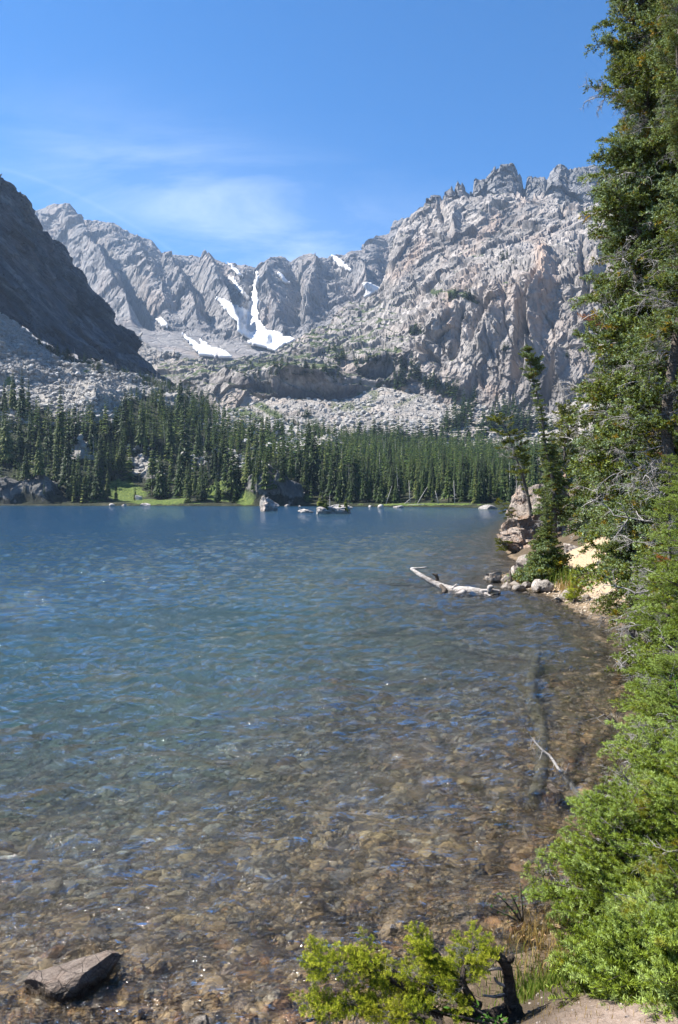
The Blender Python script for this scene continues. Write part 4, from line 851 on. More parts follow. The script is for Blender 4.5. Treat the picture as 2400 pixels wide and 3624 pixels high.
# rocks along the far waterline
for px, py, w, hgt, lab in [(1348, 1794, 26, 12, 'small round pinkish rock right of the islet at the far waterline'), (1310, 1793, 16, 9, 'smaller of the two round rocks right of the islet'), (1725, 1799, 66, 14, 'long flat pale rock by the grass at the far right shore'), (1015, 1790, 24, 7, 'flat white rock at the waterline between cone rock and islet'), (1060, 1793, 12, 6, 'tiny white rock in the water beyond the flat slab'),
                            (515, 1788, 40, 9, 'pale flat rock at the foot of the green meadow'), (396, 1789, 24, 9, 'pale rock at the waterline left of the meadow'), (440, 1789, 18, 8, 'small pale rock below the meadow'), (1410, 1794, 40, 8, 'low pale rock under the leaning trunks'), (1240, 1770, 60, 30, 'smooth grey outcrop in the trees behind the islet'), (490, 1768, 28, 22, 'reddish boulder lying in the meadow')]:
    D = 8292.0 / max(py + 1 - HY, 26); D = min(D, 330)
    if py < 1785: D = on_hill(px, py)[1]
    V, Fc = rock_geo(int(px), 3, (w / 2 / F * D, w / 2.6 / F * D, hgt / F * D * 1.0), 9, .05, lo=.5)
    o = link('shore_rock', mesh_np('shore_rock', V, Fc, M_rock_far), None, (xof(px, D), D, zof(py, D) if py < 1785 else .0)); tag(o, lab, 'rock')
print('forest', time.time() - T0)
# ------------------------------------------------------------------ islets
def put_rock(px, py, D, w, h, lab, seed, depth=.7, mat=None, sub=4, cuts=12, noise=.09, name='rock', sink=.35, rz=None, cat='rock', group=None, lo=.5, z=None, dims=None, tilt=(0, 0), facet=.10):
    """rock whose foot is seen at photo row py; w, h in photo pixels"""
    s = D / F; ww, hh = w * s / 2, h * s; dm = dims or (ww * 1.08, ww * depth, hh * (.5 + sink))
    V, Fc = rock_geo(seed, sub, dm, cuts, noise, lo=lo, facet=facet); zz = (zof(py, D) if z is None else z)
    o = link(name, mesh_np(name, V, Fc, mat or M_rock), None, (xof(px, D), D, zz + dm[2] * (1 - 2 * sink) * .9), (tilt[0], tilt[1], rz or 0)); tag(o, lab, cat, group); return o
D1 = 188
put_rock(948, 1807, D1, 74, 52, 'pale cone shaped rock standing alone in the far water', 501, .8, cuts=14, noise=.06, mat=M_rock_far, facet=.22)
put_rock(1081, 1813, 165, 50, 12, 'flat pinkish slab barely above the water left of the islet', 502, .6, mat=M_rock_far)
D2 = 157
put_rock(1185, 1816, D2, 124, 30, 'long low rocky islet carrying small trees', 503, .45, mat=M_rock_far, cuts=14, name='islet_rock', facet=.2)
put_rock(1140, 1817, D2 - 1, 50, 26, 'darker left end rock of the islet under the bushy pines', 504, .7, mat=M_rock_far, facet=.2)
put_rock(1222, 1817, D2 - .5, 34, 12, 'low right tip rock of the islet', 505, .7, mat=M_rock_far)
M_islet = needle_mat('islet_needles', [(0., (.03, .045, .008)), (.5, (.08, .11, .015)), (1., (.18, .20, .035))], transl=.2)
isl = [conifer_geo(460 + k, 16, 7, 3, R=.3, gap=.12, bottom=.1) for k in range(3)]
for px, hp_, wf, lab in [(1133, 42, 1.1, 'bushy pine at the left end of the islet'), (1150, 38, 1.2, 'bushy pine just right of the leftmost islet pine'), (1143, 30, 1.4, 'low shrub pine in front on the islet'), (1203, 24, .8, 'small dark spruce left of the yellow green one on the islet'), (1224, 44, .62, 'slender yellow green spruce at the right end of the islet')]:
    root = empty('islet_tree', (xof(px, D2), D2 - .6, .45)); s = (hp_ * 1.35 + 6) / F * D2; root.scale = (s * wf, s * wf, s); tag(root, lab, 'small tree'); link('trunk', trunk_far, root)
    V, Fc, T = isl[int(px) % 3]; link('crown', mesh_np('crown', V, Fc, M_islet, attrs={'tint': T}), root)
root = empty('dead_tree', (xof(1167, D2), D2, .5)); tag(root, 'thin bare dead stem with stubs standing on the islet', 'dead tree'); hh = 62 / F * D2
link('trunk', mesh_np('trunk', *tube_geo([(0, 0, 0), (.05, 0, hh * .5), (0, 0, hh)], [.10, .07, .03], 6), M_snag), root)
for k in range(7): a = k * 2.2; z = hh * (.25 + .1 * k); link('stub', mesh_np('stub', *tube_geo([(0, 0, z), (.35 * math.cos(a), .35 * math.sin(a), z - .06)], [.03, .01], 4), M_snag), root)

# ------------------------------------------------------------------ rocky point on the right
OUT = [  # px, foot py, D, w, h, label
 (1835, 1945, 42.5, 170, 70, 'broad low ledge rock at the tip of the rocky point'), (1925, 1985, 40.5, 150, 115, 'rounded weathered grey boulder at the water edge of the rocky point'),
 (1800, 1905, 43.5, 66, 60, 'pointed pale boulder resting on the ledge at the tip of the point'), (1870, 1890, 44, 120, 150, 'tall fractured block with dark cleft above the ledge'),
 (1915, 1850, 44.5, 110, 170, 'upright pinkish block behind the tall fractured block'), (1990, 1870, 43.5, 90, 190, 'orange brown slab standing under the spruces'), (1978, 1800, 45, 110, 80, 'top block of the rocky point under the branches'),
 (2040, 1930, 40, 120, 130, 'grey block at the right of the rounded boulder'), (2080, 1890, 41, 110, 190, 'brown fractured block at the right end of the rocky point'), (1845, 1840, 45.5, 100, 110, 'weathered shoulder block over the lake'),
 (1830, 1907, 43.5, 70, 26, 'thin flat slab leaning on the pointed boulder'), (2000, 1980, 39.5, 120, 60, 'low boulder beside the sand bank'), (1880, 1970, 41, 70, 50, 'small boulder between ledge and rounded boulder'), (2130, 1850, 43, 130, 200, 'shadowed block behind the firs'), (1826, 1885, 44.6, 60, 40, 'small angular block on the ledge'), (2060, 1955, 38.5, 60, 40, 'loose pale stone above the sand')]
for k, (px, py, D, w, h, lab) in enumerate(OUT):
    put_rock(px, py, D, w, h, lab, 520 + k, .8, mat=M_rock_big, sub=5 if w * h > 5000 else 4, cuts=16, noise=.07, name='outcrop_block', cat='rock', sink=.25, lo=.42, rz=k * .7, facet=.16)
# bank rocks and beach stones
BR = [(1750, 2060, 28.2, 76, 44, 'grey boulder at the water edge beside the upright stick'), (1822, 2038, 29.5, 44, 40, 'angular boulder behind the upright stick'), (1860, 2010, 31, 90, 42, 'flat tan boulder behind the shore spruce'), (1822, 2078, 27, 60, 22, 'low wet rock left of the tan slab'),
      (1835, 2105, 25.6, 76, 42, 'broad pinkish rock at the end of the driftwood log'), (1790, 2098, 25.8, 44, 42, 'dark upright rock right of the driftwood log'), (1855, 2118, 24.6, 46, 24, 'small wet rock in front of the pinkish rock'), (1905, 2090, 25.2, 66, 38, 'tan wedge shaped rock on the gravel'), (1930, 2088, 25.0, 60, 40, 'second tan slab leaning on the wedge shaped rock'),
      (1870, 2082, 26.4, 60, 24, 'dark cracked rock between pinkish rock and gravel'), (2005, 2137, 23.2, 76, 50, 'large pale rounded rock on the gravel beach'), (1974, 2138, 22.9, 44, 32, 'smaller grey rock left of the pale rounded rock'), (2045, 2140, 22.4, 40, 20, 'small pale stone at the right of the beach'), (1720, 2052, 29, 26, 10, 'tiny dark rock off the shore'), (2018, 1955, 33, 74, 36, 'tan block set into the top of the sand bank'),
      (2060, 1968, 31, 60, 26, 'pale stone at the top of the sand bank'), (2030, 2120, 23.6, 50, 22, 'stone under the small spruce'), (2070, 2125, 22.6, 40, 20, 'pale stone near the fir branches on the beach'), (1880, 2060, 27.6, 50, 22, 'low tan stone under the shore spruce'), (1790, 2060, 28, 40, 22, 'rock wedged beside the grey boulder')]
for k, (px, py, D, w, h, lab) in enumerate(BR): 
    put_rock(px, py, D, w, h, lab, 560 + k, .75, cuts=12, noise=.05, name='shore_rock', sink=.3, rz=k * 1.1, sub=3, lo=.5)
# foreground rock in the water
o = put_rock(250, 3512, 4.85, 300, 150, 'dark flat topped wedge rock lying in the clear shallows at lower left', 77, .5, mat=M_rock_dark, sub=5, noise=.05, name='rock', sink=.42, z=-.03, dims=(.33, .17, .155), rz=.25, tilt=(-.12, -.20), lo=.62, facet=.05)
put_rock(712, 3608, 4.42, 80, 60, 'pale angular stone at the bottom edge of the water', 601, .7, sub=3, z=.0, sink=.4)
put_rock(672, 3622, 4.38, 70, 30, 'flat pale stone left of the pale angular one', 602, .7, sub=3, z=.0, sink=.4)
put_rock(1290, 3628, 4.15, 190, 40, 'pale grey slab under the overhanging low branch', 603, .6, sub=4, sink=.45, z=.10)

# ------------------------------------------------------------------ stones of the lake bed
bedp = [rock_geo(700 + k, 2, (1, .8, .42), 7, .05, lo=.5) for k in range(7)]
bedlow = [rock_geo(720 + k, 1, (1, .8, .45), 5, 0, lo=.5) for k in range(9)]
m, nt, b, out = new_mat('bed_stone'); g = N(nt); geo = g.n('ShaderNodeNewGeometry'); oi = g.n('ShaderNodeObjectInfo')
rn = g.math('FRACT', g.math('ADD', oi.outputs['Random'], g.attr('tint')))
c = g.ramp(rn, [(0., (.10, .062, .032)), (.2, (.29, .18, .085)), (.4, (.46, .31, .165)), (.55, (.20, .165, .14)), (.7, (.50, .34, .17)), (.85, (.30, .15, .07)), (.95, (.32, .26, .20)), (1., (.56, .46, .34))])
c = g.mix(.5, c, g.mix(1., c, g.ramp(g.noise(geo.outputs['Position'], 30, 6, .75), [(.3, .3), (.6, 1.3)]), 'MULTIPLY')); nt.links.new(c, b.inputs['Base Color']); b.inputs['Roughness'].default_value = .7; M_bed = m
bed_me = [mesh_np('stone', V, Fc, M_bed, smooth=False) for V, Fc in bedp]
r2 = np.random.default_rng(99)
def bed_pts(n, d0, d1):
    u = r2.random(n); D = 1 / (1 / d0 + u * (1 / d1 - 1 / d0)); X = r2.uniform(-.47, .42, n) * D; return X, D
X, D = bed_pts(26000, 3.7, 15); sd = shore_sd(X, D); ok = (sd < .1) & (ground_z(X, D) < -.03); X, D, sd = X[ok], D[ok], sd[ok]
s = .011 + .014 * r2.random(len(X)) + .05 * r2.random(len(X)) ** 7 + .008 * np.clip(D - 5, 0, 6) * r2.random(len(X)) ** 2
s = np.where(D > 6.5, s * (1 + .9 * r2.random(len(X)) ** 3), s); s = np.where(sd > -.25, s * .75, s)
Z = ground_z(X, D) + s * .12
ok = (Z + s * .75 < -.008) | (s < .016); X, D, sd, s, Z = X[ok], D[ok], sd[ok], s[ok], Z[ok]
order = np.argsort(-s / D); ind, rest = order[:300], order[300:12500]
for k in ind:
    q = s[k] * 1.35; link('stone', bed_me[k % 7], ground, (X[k], D[k], Z[k]), (r2.normal() * .2, r2.normal() * .2, r2.random() * 6.28), (q * r2.uniform(.8, 1.4), q, q * r2.uniform(.6, 1.1)))
o = merge('pebbles', bedlow, np.stack([X, D, Z], 1)[rest], s[rest][:, None] * np.stack([r2.uniform(.8, 1.5, len(rest)), np.ones(len(rest)), r2.uniform(.6, 1.2, len(rest))], 1), r2.random(len(rest)) * 6.28, M_bed, r2.integers(0, 9, len(rest)), ground, tint=r2.random(len(rest)), tilt=r2.normal(size=len(rest)) * .25); o['kind'] = 'stuff'
# larger drowned stones further out
for k in range(46):
    D = r2.uniform(8, 22); X = r2.uniform(-.42, .22) * D; z = float(ground_z(X, D))
    if shore_sd(X, D) > -1.2: continue
    q = r2.uniform(.09, .26); link('stone', bed_me[k % 7], ground, (X, D, z + q * .1), (0, 0, r2.random() * 6.28), (q * 1.3, q, q * .7))
# beach gravel
n = 1500; X = r2.normal(7.1, .9, n); Y = r2.normal(23.3, 1.7, n); ok = shore_sd(X, Y) > -.3; X, Y = X[ok], Y[ok]; s = r2.uniform(.02, .055, len(X))
gr_ = [rock_geo(740 + k, 1, (1, .8, .5), 5, 0) for k in range(5)]
m, nt, b, out = new_mat('beach_gravel'); g = N(nt); nt.links.new(g.ramp(g.math('FRACT', g.attr('tint')), [(0, (.20, .16, .11)), (.5, (.34, .27, .20)), (1, (.44, .37, .29))]), b.inputs['Base Color'])
o = merge('beach_gravel', gr_, np.stack([X, Y, ground_z(X, Y) + s * .2], 1), s, r2.random(len(X)) * 6.28, m, r2.integers(0, 5, len(X)), ground, tint=r2.random(len(X))); o['kind'] = 'stuff'
n = 420; X = r2.normal(9.2, 1.6, n); Y = r2.normal(26.5, 3.4, n); ok = shore_sd(X, Y) > .3; X, Y = X[ok], Y[ok]; s = r2.uniform(.02, .10, len(X)) ** 1.0
o = merge('sand_bank_pebbles', gr_, np.stack([X, Y, ground_z(X, Y)], 1), s, r2.random(len(X)) * 6.28, m, r2.integers(0, 5, len(X)), ground, tint=r2.random(len(X))); o['kind'] = 'stuff'
n = 900; X = r2.uniform(.5, 2.6, n); Y = r2.uniform(2.6, 4.6, n); ok = shore_sd(X, Y) > .3; X, Y = X[ok], Y[ok]; s = .004 + .012 * r2.random(len(X)) ** 3
m, nt, b, out = new_mat('path_gravel'); g = N(nt); nt.links.new(g.ramp(g.math('FRACT', g.attr('tint')), [(0, (.13, .10, .085)), (.6, (.22, .18, .155)), (1, (.30, .26, .22))]), b.inputs['Base Color'])
o = merge('path_gravel', gr_, np.stack([X, Y, ground_z(X, Y)], 1), s, r2.random(len(X)) * 6.28, m, r2.integers(0, 5, len(X)), ground, tint=r2.random(len(X))); o['kind'] = 'stuff'

# ------------------------------------------------------------------ dead wood
def wood_mat(name, lo, mid, hi, sc=14, wet=False):
    m, nt, b, out = new_mat(name); g = N(nt); tcn = g.n('ShaderNodeTexCoord'); v = g.n('ShaderNodeMapping', {'Vector': tcn.outputs['Object'], 'Scale': (.25, 1, 1)}).outputs[0]
    c = g.ramp(g.noise(v, sc, 10, .72, .4), [(.3, lo), (.5, mid), (.72, hi)]); cr_ = g.noise(g.n('ShaderNodeMapping', {'Vector': tcn.outputs['Object'], 'Scale': (.12, 1.3, 1.3)}).outputs[0], sc * 2.2, 4, .6); c = g.mix(g.ramp(cr_, [(.56, 0.), (.60, .75)]), c, tuple(x * .35 for x in lo))
    if wet:
        z = g.n('ShaderNodeSeparateXYZ', {0: g.n('ShaderNodeNewGeometry').outputs['Position']}).outputs['Z']; w = g.n('ShaderNodeMapRange', {'Value': z, 'From Min': .055, 'From Max': .03}).outputs[0]; c = g.mix(w, c, (.07, .055, .045))
    nt.links.new(c, b.inputs['Base Color']); b.inputs['Roughness'].default_value = .85
    nt.links.new(g.bump(g.noise(v, sc * 2.5, 10, .75, .3), .03), b.inputs['Normal']); return m
M_drift = wood_mat('driftwood', (.15, .12, .10), (.40, .36, .33), (.62, .59, .56), 11, wet=True)
M_dark_wood = wood_mat('dark_wood', (.035, .025, .018), (.09, .07, .055), (.20, .17, .14), 30)
M_twig = wood_mat('grey_twig', (.22, .20, .185), (.42, .39, .37), (.60, .57, .54), 40)
def smooth_path(ctrl, n):
    c = np.array(ctrl, float); t = np.linspace(0, len(c) - 1, n); i = np.clip(t.astype(int), 0, len(c) - 2); f = (t - i)[:, None]
    p0 = c[np.maximum(i - 1, 0)]; p1 = c[i]; p2 = c[i + 1]; p3 = c[np.minimum(i + 2, len(c) - 1)]
    return .5 * ((2 * p1) + (-p0 + p2) * f + (2 * p0 - 5 * p1 + 4 * p2 - p3) * f ** 2 + (-p0 + 3 * p1 - 3 * p2 + p3) * f ** 3)
def limb(ctrl, rads, n=24, sides=10, rough=.06, seed=1):
    p = smooth_path(ctrl, n); r = np.interp(np.linspace(0, 1, n), np.linspace(0, 1, len(rads)), rads); V, Fc = tube_geo(p, r, sides, rough, seed); return V, Fc
root = empty('driftwood_log', at(1640, 2108, 24.0)); base = np.array(root.location)
tag(root, 'bleached driftwood log rising out of the water off the gravel beach', 'driftwood')
def part(nm, geo, mat, root, smooth=True): V, Fc = geo; return link(nm, mesh_np(nm, V - np.array(root.location), Fc, mat, smooth=smooth), root)
part('log', limb([at(1455, 2012, 25.3), at(1490, 2037, 25.0), at(1545, 2068, 24.7), at(1600, 2088, 24.4), at(1660, 2094, 24.1), at(1735, 2108, 23.9)], [.045, .075, .095, .13, .16, .15], 60, 14, .05, 3), M_drift, root)
for k, (c, rd) in enumerate([([at(1560, 2072, 24.5), at(1575, 2092, 24.2), at(1560, 2108, 24.0)], [.06, .09, .05]), ([at(1620, 2085, 24.2), at(1640, 2098, 24.0), at(1612, 2112, 23.8)], [.08, .13, .1]), ([at(1600, 2085, 24.3), at(1618, 2066, 24.3)], [.05, .02]), ([at(1455, 2012, 25.3), at(1468, 2012, 25.2), at(1512, 2008, 25.2)], [.03, .035, .02]),
                          ([at(1472, 2024, 25.2), at(1474, 2008, 25.2)], [.03, .03]), ([at(1515, 2050, 25), at(1514, 2064, 25)], [.035, .015]), ([at(1548, 2055, 24.8), at(1545, 2038, 24.8), at(1530, 2030, 24.8)], [.06, .05, .02]), ([at(1545, 2040, 24.8), at(1549, 2030, 24.8)], [.03, .015]),
                          ([at(1655, 2085, 24.1), at(1656, 2074, 24.1)], [.04, .015]), ([at(1700, 2095, 23.9), at(1740, 2090, 23.9), at(1772, 2094, 23.9)], [.06, .07, .04]), ([at(1735, 2095, 23.8), at(1732, 2080, 23.8), at(1745, 2076, 23.8)], [.07, .08, .05]), ([at(1715, 2098, 23.7), at(1740, 2112, 23.5), at(1752, 2122, 23.4)], [.03, .03, .012]), ([at(1760, 2112, 23.7), at(1770, 2096, 23.8)], [.05, .03]), ([at(1735, 2110, 23.7), at(1765, 2104, 23.8)], [.06, .05])]):
    part('branch_stub', limb(c, rd, 8, 8, .08, 10 + k), M_drift if k not in (0, 6, 7, 12, 13) else M_dark_wood, root)
# upright stick between the shore boulders
V, Fc = limb([at(1812, 2062, 27.2), at(1808, 2045, 27.2), at(1806, 2030, 27.3), at(1803, 2018, 27.4)], [.07, .05, .04, .02], 12, 8, .12, 44); o = link('dead_stick', mesh_np('dead_stick', V, Fc, M_dark_wood, True)); tag(o, 'short dark stick standing upright beside the shore boulders', 'stick')
# drowned trunks
M_sunk = wood_mat('sunken_wood', (.07, .06, .04), (.22, .18, .12), (.38, .31, .21), 9)
def drowned(pts, r, lab, seed, mat=None, top=.16):
    c = [(x, y, min(float(ground_z(x, y)) + dz, -top - max(r) - .03 * k)) for k, (x, y, dz) in enumerate(pts)]; V, Fc = limb(c, r, 30, 10, .06, seed); o = link('sunken_log', mesh_np('sunken_log', V, Fc, mat or M_drift, True)); tag(o, lab, 'sunken log')
drowned([(1.95, 7.9, .5), (2.62, 10, .5), (3.2, 13, .6), (4.2, 16.5, .3)], [.07, .09, .10, .08], 'long sunken trunk pointing out from the right shore', 61, M_sunk, .06)
drowned([(2.6, 19, .2), (4.0, 15.8, .2), (4.9, 15.4, .1)], [.06, .08, .08], 'second sunken trunk lying across the first', 62, M_sunk)
drowned([(-.2, 22, .15), (3.5, 20.4, .2), (5.6, 20.2, .05)], [.07, .10, .12], 'dark sunken trunk lying parallel to the gravel beach', 63, M_sunk)
drowned([(1.5, 30, .9), (3.4, 29.5, .7), (6, 30.5, .1)], [.05, .09, .12], 'dark sunken trunk beyond the driftwood log', 64, M_sunk)
# bare branch reaching out of the shallow water
def bare(root, ctrl, rads, ntw, seed, mat, tl=.22, nm='stem'):
    r = np.random.default_rng(seed); p = smooth_path(ctrl, 26); part(nm, limb(ctrl, rads, 26, 8, .1, seed), mat, root)
    gs = []
    for k in range(ntw):
        i = r.integers(4, 25); d = r.normal(size=3); d /= np.linalg.norm(d); l = tl * r.uniform(.3, 1); a = p[i]; mid = a + d * l * .5 + r.normal(size=3) * l * .15; e = mid + (d + r.normal(size=3) * .5) * l * .45
        gs.append(limb([a, mid, e], [rads[-1] * .8 + .002, .0025, .0012], 6, 5, 0, k))
        for q in range(3): d2 = d + r.normal(size=3) * .8; gs.append(tube_geo([mid, mid + d2 / np.linalg.norm(d2) * l * .35], [.002, .001], 4))
    V, Fc = join_geo(gs); o = link('twigs', mesh_np('twigs', V - np.array(root.location), Fc, M_twig), root); o['kind'] = 'stuff'
root = empty('dead_branch', at(2045, 2820, 8.3)); tag(root, 'bare grey branch with lichened twigs reaching over the shallow water', 'dead branch')
bare(root, [at(2060, 2835, 8.0), at(2020, 2780, 8.2), at(1985, 2735, 8.4), at(1950, 2680, 8.6), at(1915, 2650, 8.7), at(1880, 2610, 8.8), at(1865, 2592, 8.8)], [.030, .022, .016, .012, .008, .004], 26, 5, M_twig, .2)
root = empty('dead_branch', at(1985, 2835, 7.8)); tag(root, 'short thick broken branch end poking up at the water edge', 'dead branch'); part('stem', limb([at(1990, 2845, 7.7), at(1968, 2805, 7.8), at(1945, 2780, 7.9)], [.05, .04, .035], 10, 9, .08, 9), M_dark_wood, root); part('side_twig', limb([at(1965, 2800, 7.8), at(1980, 2797, 7.8), at(1998, 2803, 7.8)], [.012, .01, .004], 6, 6, 0, 2), M_drift, root)
root = empty('dead_branch', at(2275, 2635, 8.6)); tag(root, 'dark leafless branch reaching left from the firs over the water', 'dead branch')
bare(root, [at(2275, 2638, 8.4), at(2230, 2600, 8.6), at(2190, 2560, 8.8), at(2140, 2530, 8.9), at(2092, 2490, 9.0)], [.03, .024, .018, .013, .006], 8, 8, M_dark_wood, .45)

# stump with bare arms and the low sprawling conifer branch
sx, sy = .86, 3.95; sz = float(ground_z(sx, sy)); root = empty('dead_stump', (sx, sy, sz)); tag(root, 'weathered upright stump with bare arms beside the path', 'stump')
S = lambda a, b_, c: (sx + a, sy + b_, sz + c)
part('stem', limb([S(.10, -.12, -.06), S(.04, -.03, .03), S(.01, 0, .12), S(0, .01, .22), S(-.02, 0, .30), S(-.07, 0, .36)], [.06, .05, .036, .028, .025, .018], 40, 12, .09, 21), M_dark_wood, root)
part('branch_stub', limb([S(-.02, 0, .29), S(.01, 0, .33), S(.02, 0, .345)], [.02, .018, .012], 8, 8, .1, 22), M_dark_wood, root)
for k, (c, rd) in enumerate([([S(-.01, 0, .27), S(-.07, -.01, .285), S(-.13, -.02, .27), S(-.18, -.02, .24)], [.009, .007, .005, .003]), ([S(-.02, 0, .19), S(-.06, 0, .21), S(-.075, 0, .235)], [.008, .007, .004]), ([S(-.01, 0, .15), S(-.08, -.02, .15), S(-.14, -.03, .165)], [.009, .007, .004]), ([S(.0, 0, .08), S(-.1, -.02, .055), S(-.22, -.03, .06), S(-.34, -.04, .09)], [.03, .028, .024, .018]),
                          ([S(.06, -.1, .0), S(.0, -.22, .01), S(-.06, -.3, .0)], [.022, .016, .010]), ([S(.1, -.1, .0), S(.22, -.12, .03), S(.3, -.16, .01)], [.025, .015, .008]), ([S(.02, -.05, .06), S(-.06, -.12, .03), S(-.12, -.16, -.01)], [.02, .016, .01])]):
    part('root' if k > 3 else 'bare_arm', limb(c, rd, 14, 8, .08, 30 + k), M_dark_wood if k > 2 else M_drift, root)
print('props', time.time() - T0)
# ------------------------------------------------------------------ needled branches
def branch_geo(seed, needle=.026, width=.0022, step=.0042, L=1.0, subs=15, droop=.10, spread=.36, flat=.3, curl=.5, sub_tw=4, dense=1.0):
    """one spray, 1 m long along +X; returns needle mesh and wood mesh"""
    r = np.random.default_rng(seed); NV, NF, NT, wood = [], [], [], []
    def twig(p0, d, l, tip, rad):
        n = max(3, int(l / .05)); pts = [p0]; dd = d.copy()
        for k in range(n):
            dd = dd + r.normal(size=3) * .07 + np.array([0, 0, curl * .03]); dd /= np.linalg.norm(dd); pts.append(pts[-1] + dd * l / n)
        return np.array(pts)
    def needles(pts, tone0, tone1, t0=0.0):
        seg = np.linalg.norm(np.diff(pts, axis=0), axis=1); tot = seg.sum(); m = int(tot * (1 - t0) / step * dense)
        if m < 1: return
        t = t0 + (1 - t0) * (np.arange(m) + r.random(m)) / m; cum = np.concatenate([[0], np.cumsum(seg)]) / tot
        P = np.stack([np.interp(t, cum, pts[:, j]) for j in range(3)], 1); i = np.clip(np.searchsorted(cum, t) - 1, 0, len(pts) - 2); D = np.diff(pts, axis=0)[i]; D /= np.linalg.norm(D, axis=1, keepdims=True)
        q = r.normal(size=(m, 3)); q[:, 2] = q[:, 2] * .75 + .42; q -= D * (q * D).sum(1, keepdims=True); q /= np.linalg.norm(q, axis=1, keepdims=True)
        N_ = D * r.uniform(.35, .9, (m, 1)) + q; N_ /= np.linalg.norm(N_, axis=1, keepdims=True); ln = needle * r.uniform(.7, 1.1, (m, 1)); S_ = np.cross(N_, r.normal(size=(m, 3))); S_ /= np.linalg.norm(S_, axis=1, keepdims=True); S_ *= width * .5
        tip = P + N_ * ln; md = P + N_ * ln * .5 + q * .001
        base = sum(len(a) for a in NV); V = np.stack([P, md + S_, tip, md - S_], 1).reshape(-1, 3); NV.append(V); k = base + np.arange(m) * 4
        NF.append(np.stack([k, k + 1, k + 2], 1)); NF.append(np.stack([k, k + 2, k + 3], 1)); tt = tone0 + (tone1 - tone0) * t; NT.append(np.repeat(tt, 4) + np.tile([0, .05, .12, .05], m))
    main = [np.zeros(3)]; d = np.array([1., 0, .05])
    for k in range(12): d = d + np.array([0, r.normal() * .05, (-droop if k < 5 else droop * .8) * .22 + r.normal() * .02]); d /= np.linalg.norm(d); main.append(main[-1] + d * L / 12)
    main = np.array(main); wood.append(tube_geo(main, np.linspace(.011, .0025, 13), 5)); needles(main, .2, .9, .55)
    for s in range(subs):
        t = .16 + .8 * (s + r.random() * .6) / subs; f = t * 12; i = min(int(f), 11); p0 = main[i] + (main[i + 1] - main[i]) * (f - i); md = main[i + 1] - main[i]; md /= np.linalg.norm(md); side = np.array([-md[1], md[0], 0]) * (1 if s % 2 else -1)
        dd = md * .62 + side * .8 + np.array([0, 0, r.normal() * flat * .5]); dd /= np.linalg.norm(dd); l = (spread * (1 - t) ** .8 * r.uniform(.7, 1.15) + .07) * L
        tp = twig(p0, dd, l, True, 0); wood.append(tube_geo(tp, np.linspace(.005, .0015, len(tp)), 3, cap=False)); needles(tp, .1, .85, .12)
        nt_ = max(1, int(l / .05 * sub_tw / 4))
        for q in range(nt_):
            tq = .2 + .75 * (q + r.random()) / nt_; fi = tq * (len(tp) - 1); ii = min(int(fi), len(tp) - 2); pp = tp[ii] + (tp[ii + 1] - tp[ii]) * (fi - ii); d0 = tp[ii + 1] - tp[ii]; d0 /= np.linalg.norm(d0)
            sd2 = np.array([-d0[1], d0[0], 0]) * (1 if q % 2 else -1); d3 = d0 * .7 + sd2 * .7 + np.array([0, 0, r.normal() * flat]); d3 /= np.linalg.norm(d3); l3 = (.035 + .11 * r.random() * (1.1 - tq)) * L ** .5
            t3_ = twig(pp, d3, l3, True, 0); to = r.normal() * .16; needles(t3_, .30 + to, 1.0 + to)
    NVc = np.concatenate(NV); NFc = np.concatenate(NF); NTc = np.concatenate(NT); WV, WF = join_geo(wood)
    V = np.concatenate([NVc, WV]); Fc = np.concatenate([NFc, WF + len(NVc)]); T = np.concatenate([NTc, np.zeros(len(WV))]); mi = np.concatenate([np.zeros(len(NFc), np.int32), np.ones(len(WF), np.int32)])
    return V, Fc, T, mi
def branch_mesh(geo, mats):
    V, Fc, T, mi = geo; me = mesh_np('branch', V, Fc, mats, attrs={'tint': T}); me.polygons.foreach_set('material_index', mi[:len(me.polygons)]); return me
def dead_geo(seed, L=1.0, fan=9):
    r = np.random.default_rng(seed); gs = []
    def rec(p, d, l, rad, depth):
        n = 5; pts = [p]; dd = d.copy()
        for k in range(n): dd = dd + r.normal(size=3) * .14 + np.array([0, 0, -.05]); dd /= np.linalg.norm(dd); pts.append(pts[-1] + dd * l / n)
        gs.append(tube_geo(pts, np.linspace(rad, rad * .35, n + 1), 4 if depth else 5, cap=False))
        if depth < 3:
            for k in range(fan - depth * 3):
                i = r.integers(1, n + 1); s = np.cross(dd, r.normal(size=3)); s /= np.linalg.norm(s); rec(pts[i], dd * .6 + s * .8, l * r.uniform(.28, .5), rad * .5, depth + 1)
    rec(np.zeros(3), np.array([1., 0, .05]), L * .8, .016, 0)
    V, Fc = join_geo(gs); return V, Fc
M_bark = wood_mat('fir_bark', (.06, .05, .042), (.16, .135, .115), (.30, .27, .24), 25)
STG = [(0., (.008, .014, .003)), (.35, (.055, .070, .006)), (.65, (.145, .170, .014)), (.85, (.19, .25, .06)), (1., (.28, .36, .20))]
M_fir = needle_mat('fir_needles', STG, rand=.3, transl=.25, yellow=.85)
M_fir_near = needle_mat('fir_needles_near', [(0., (.006, .011, .002)), (.35, (.055, .078, .006)), (.65, (.18, .23, .015)), (.85, (.25, .34, .05)), (1., (.36, .46, .14))], rand=.35, transl=.28, yellow=.35)
M_pine = needle_mat('pine_needles', [(0., (.04, .055, .008)), (.5, (.10, .12, .014)), (1., (.20, .21, .03))], rand=.3, transl=.2, yellow=.3)
M_low = needle_mat('yellow_green_needles', [(0., (.035, .06, .006)), (.4, (.12, .17, .010)), (.72, (.30, .35, .022)), (1., (.52, .52, .06))], rand=.25, transl=.3, yellow=.15)
M_deadneedle = needle_mat('dead_needles', [(0., (.16, .055, .012)), (1., (.34, .13, .03))], rand=.3, transl=.2)
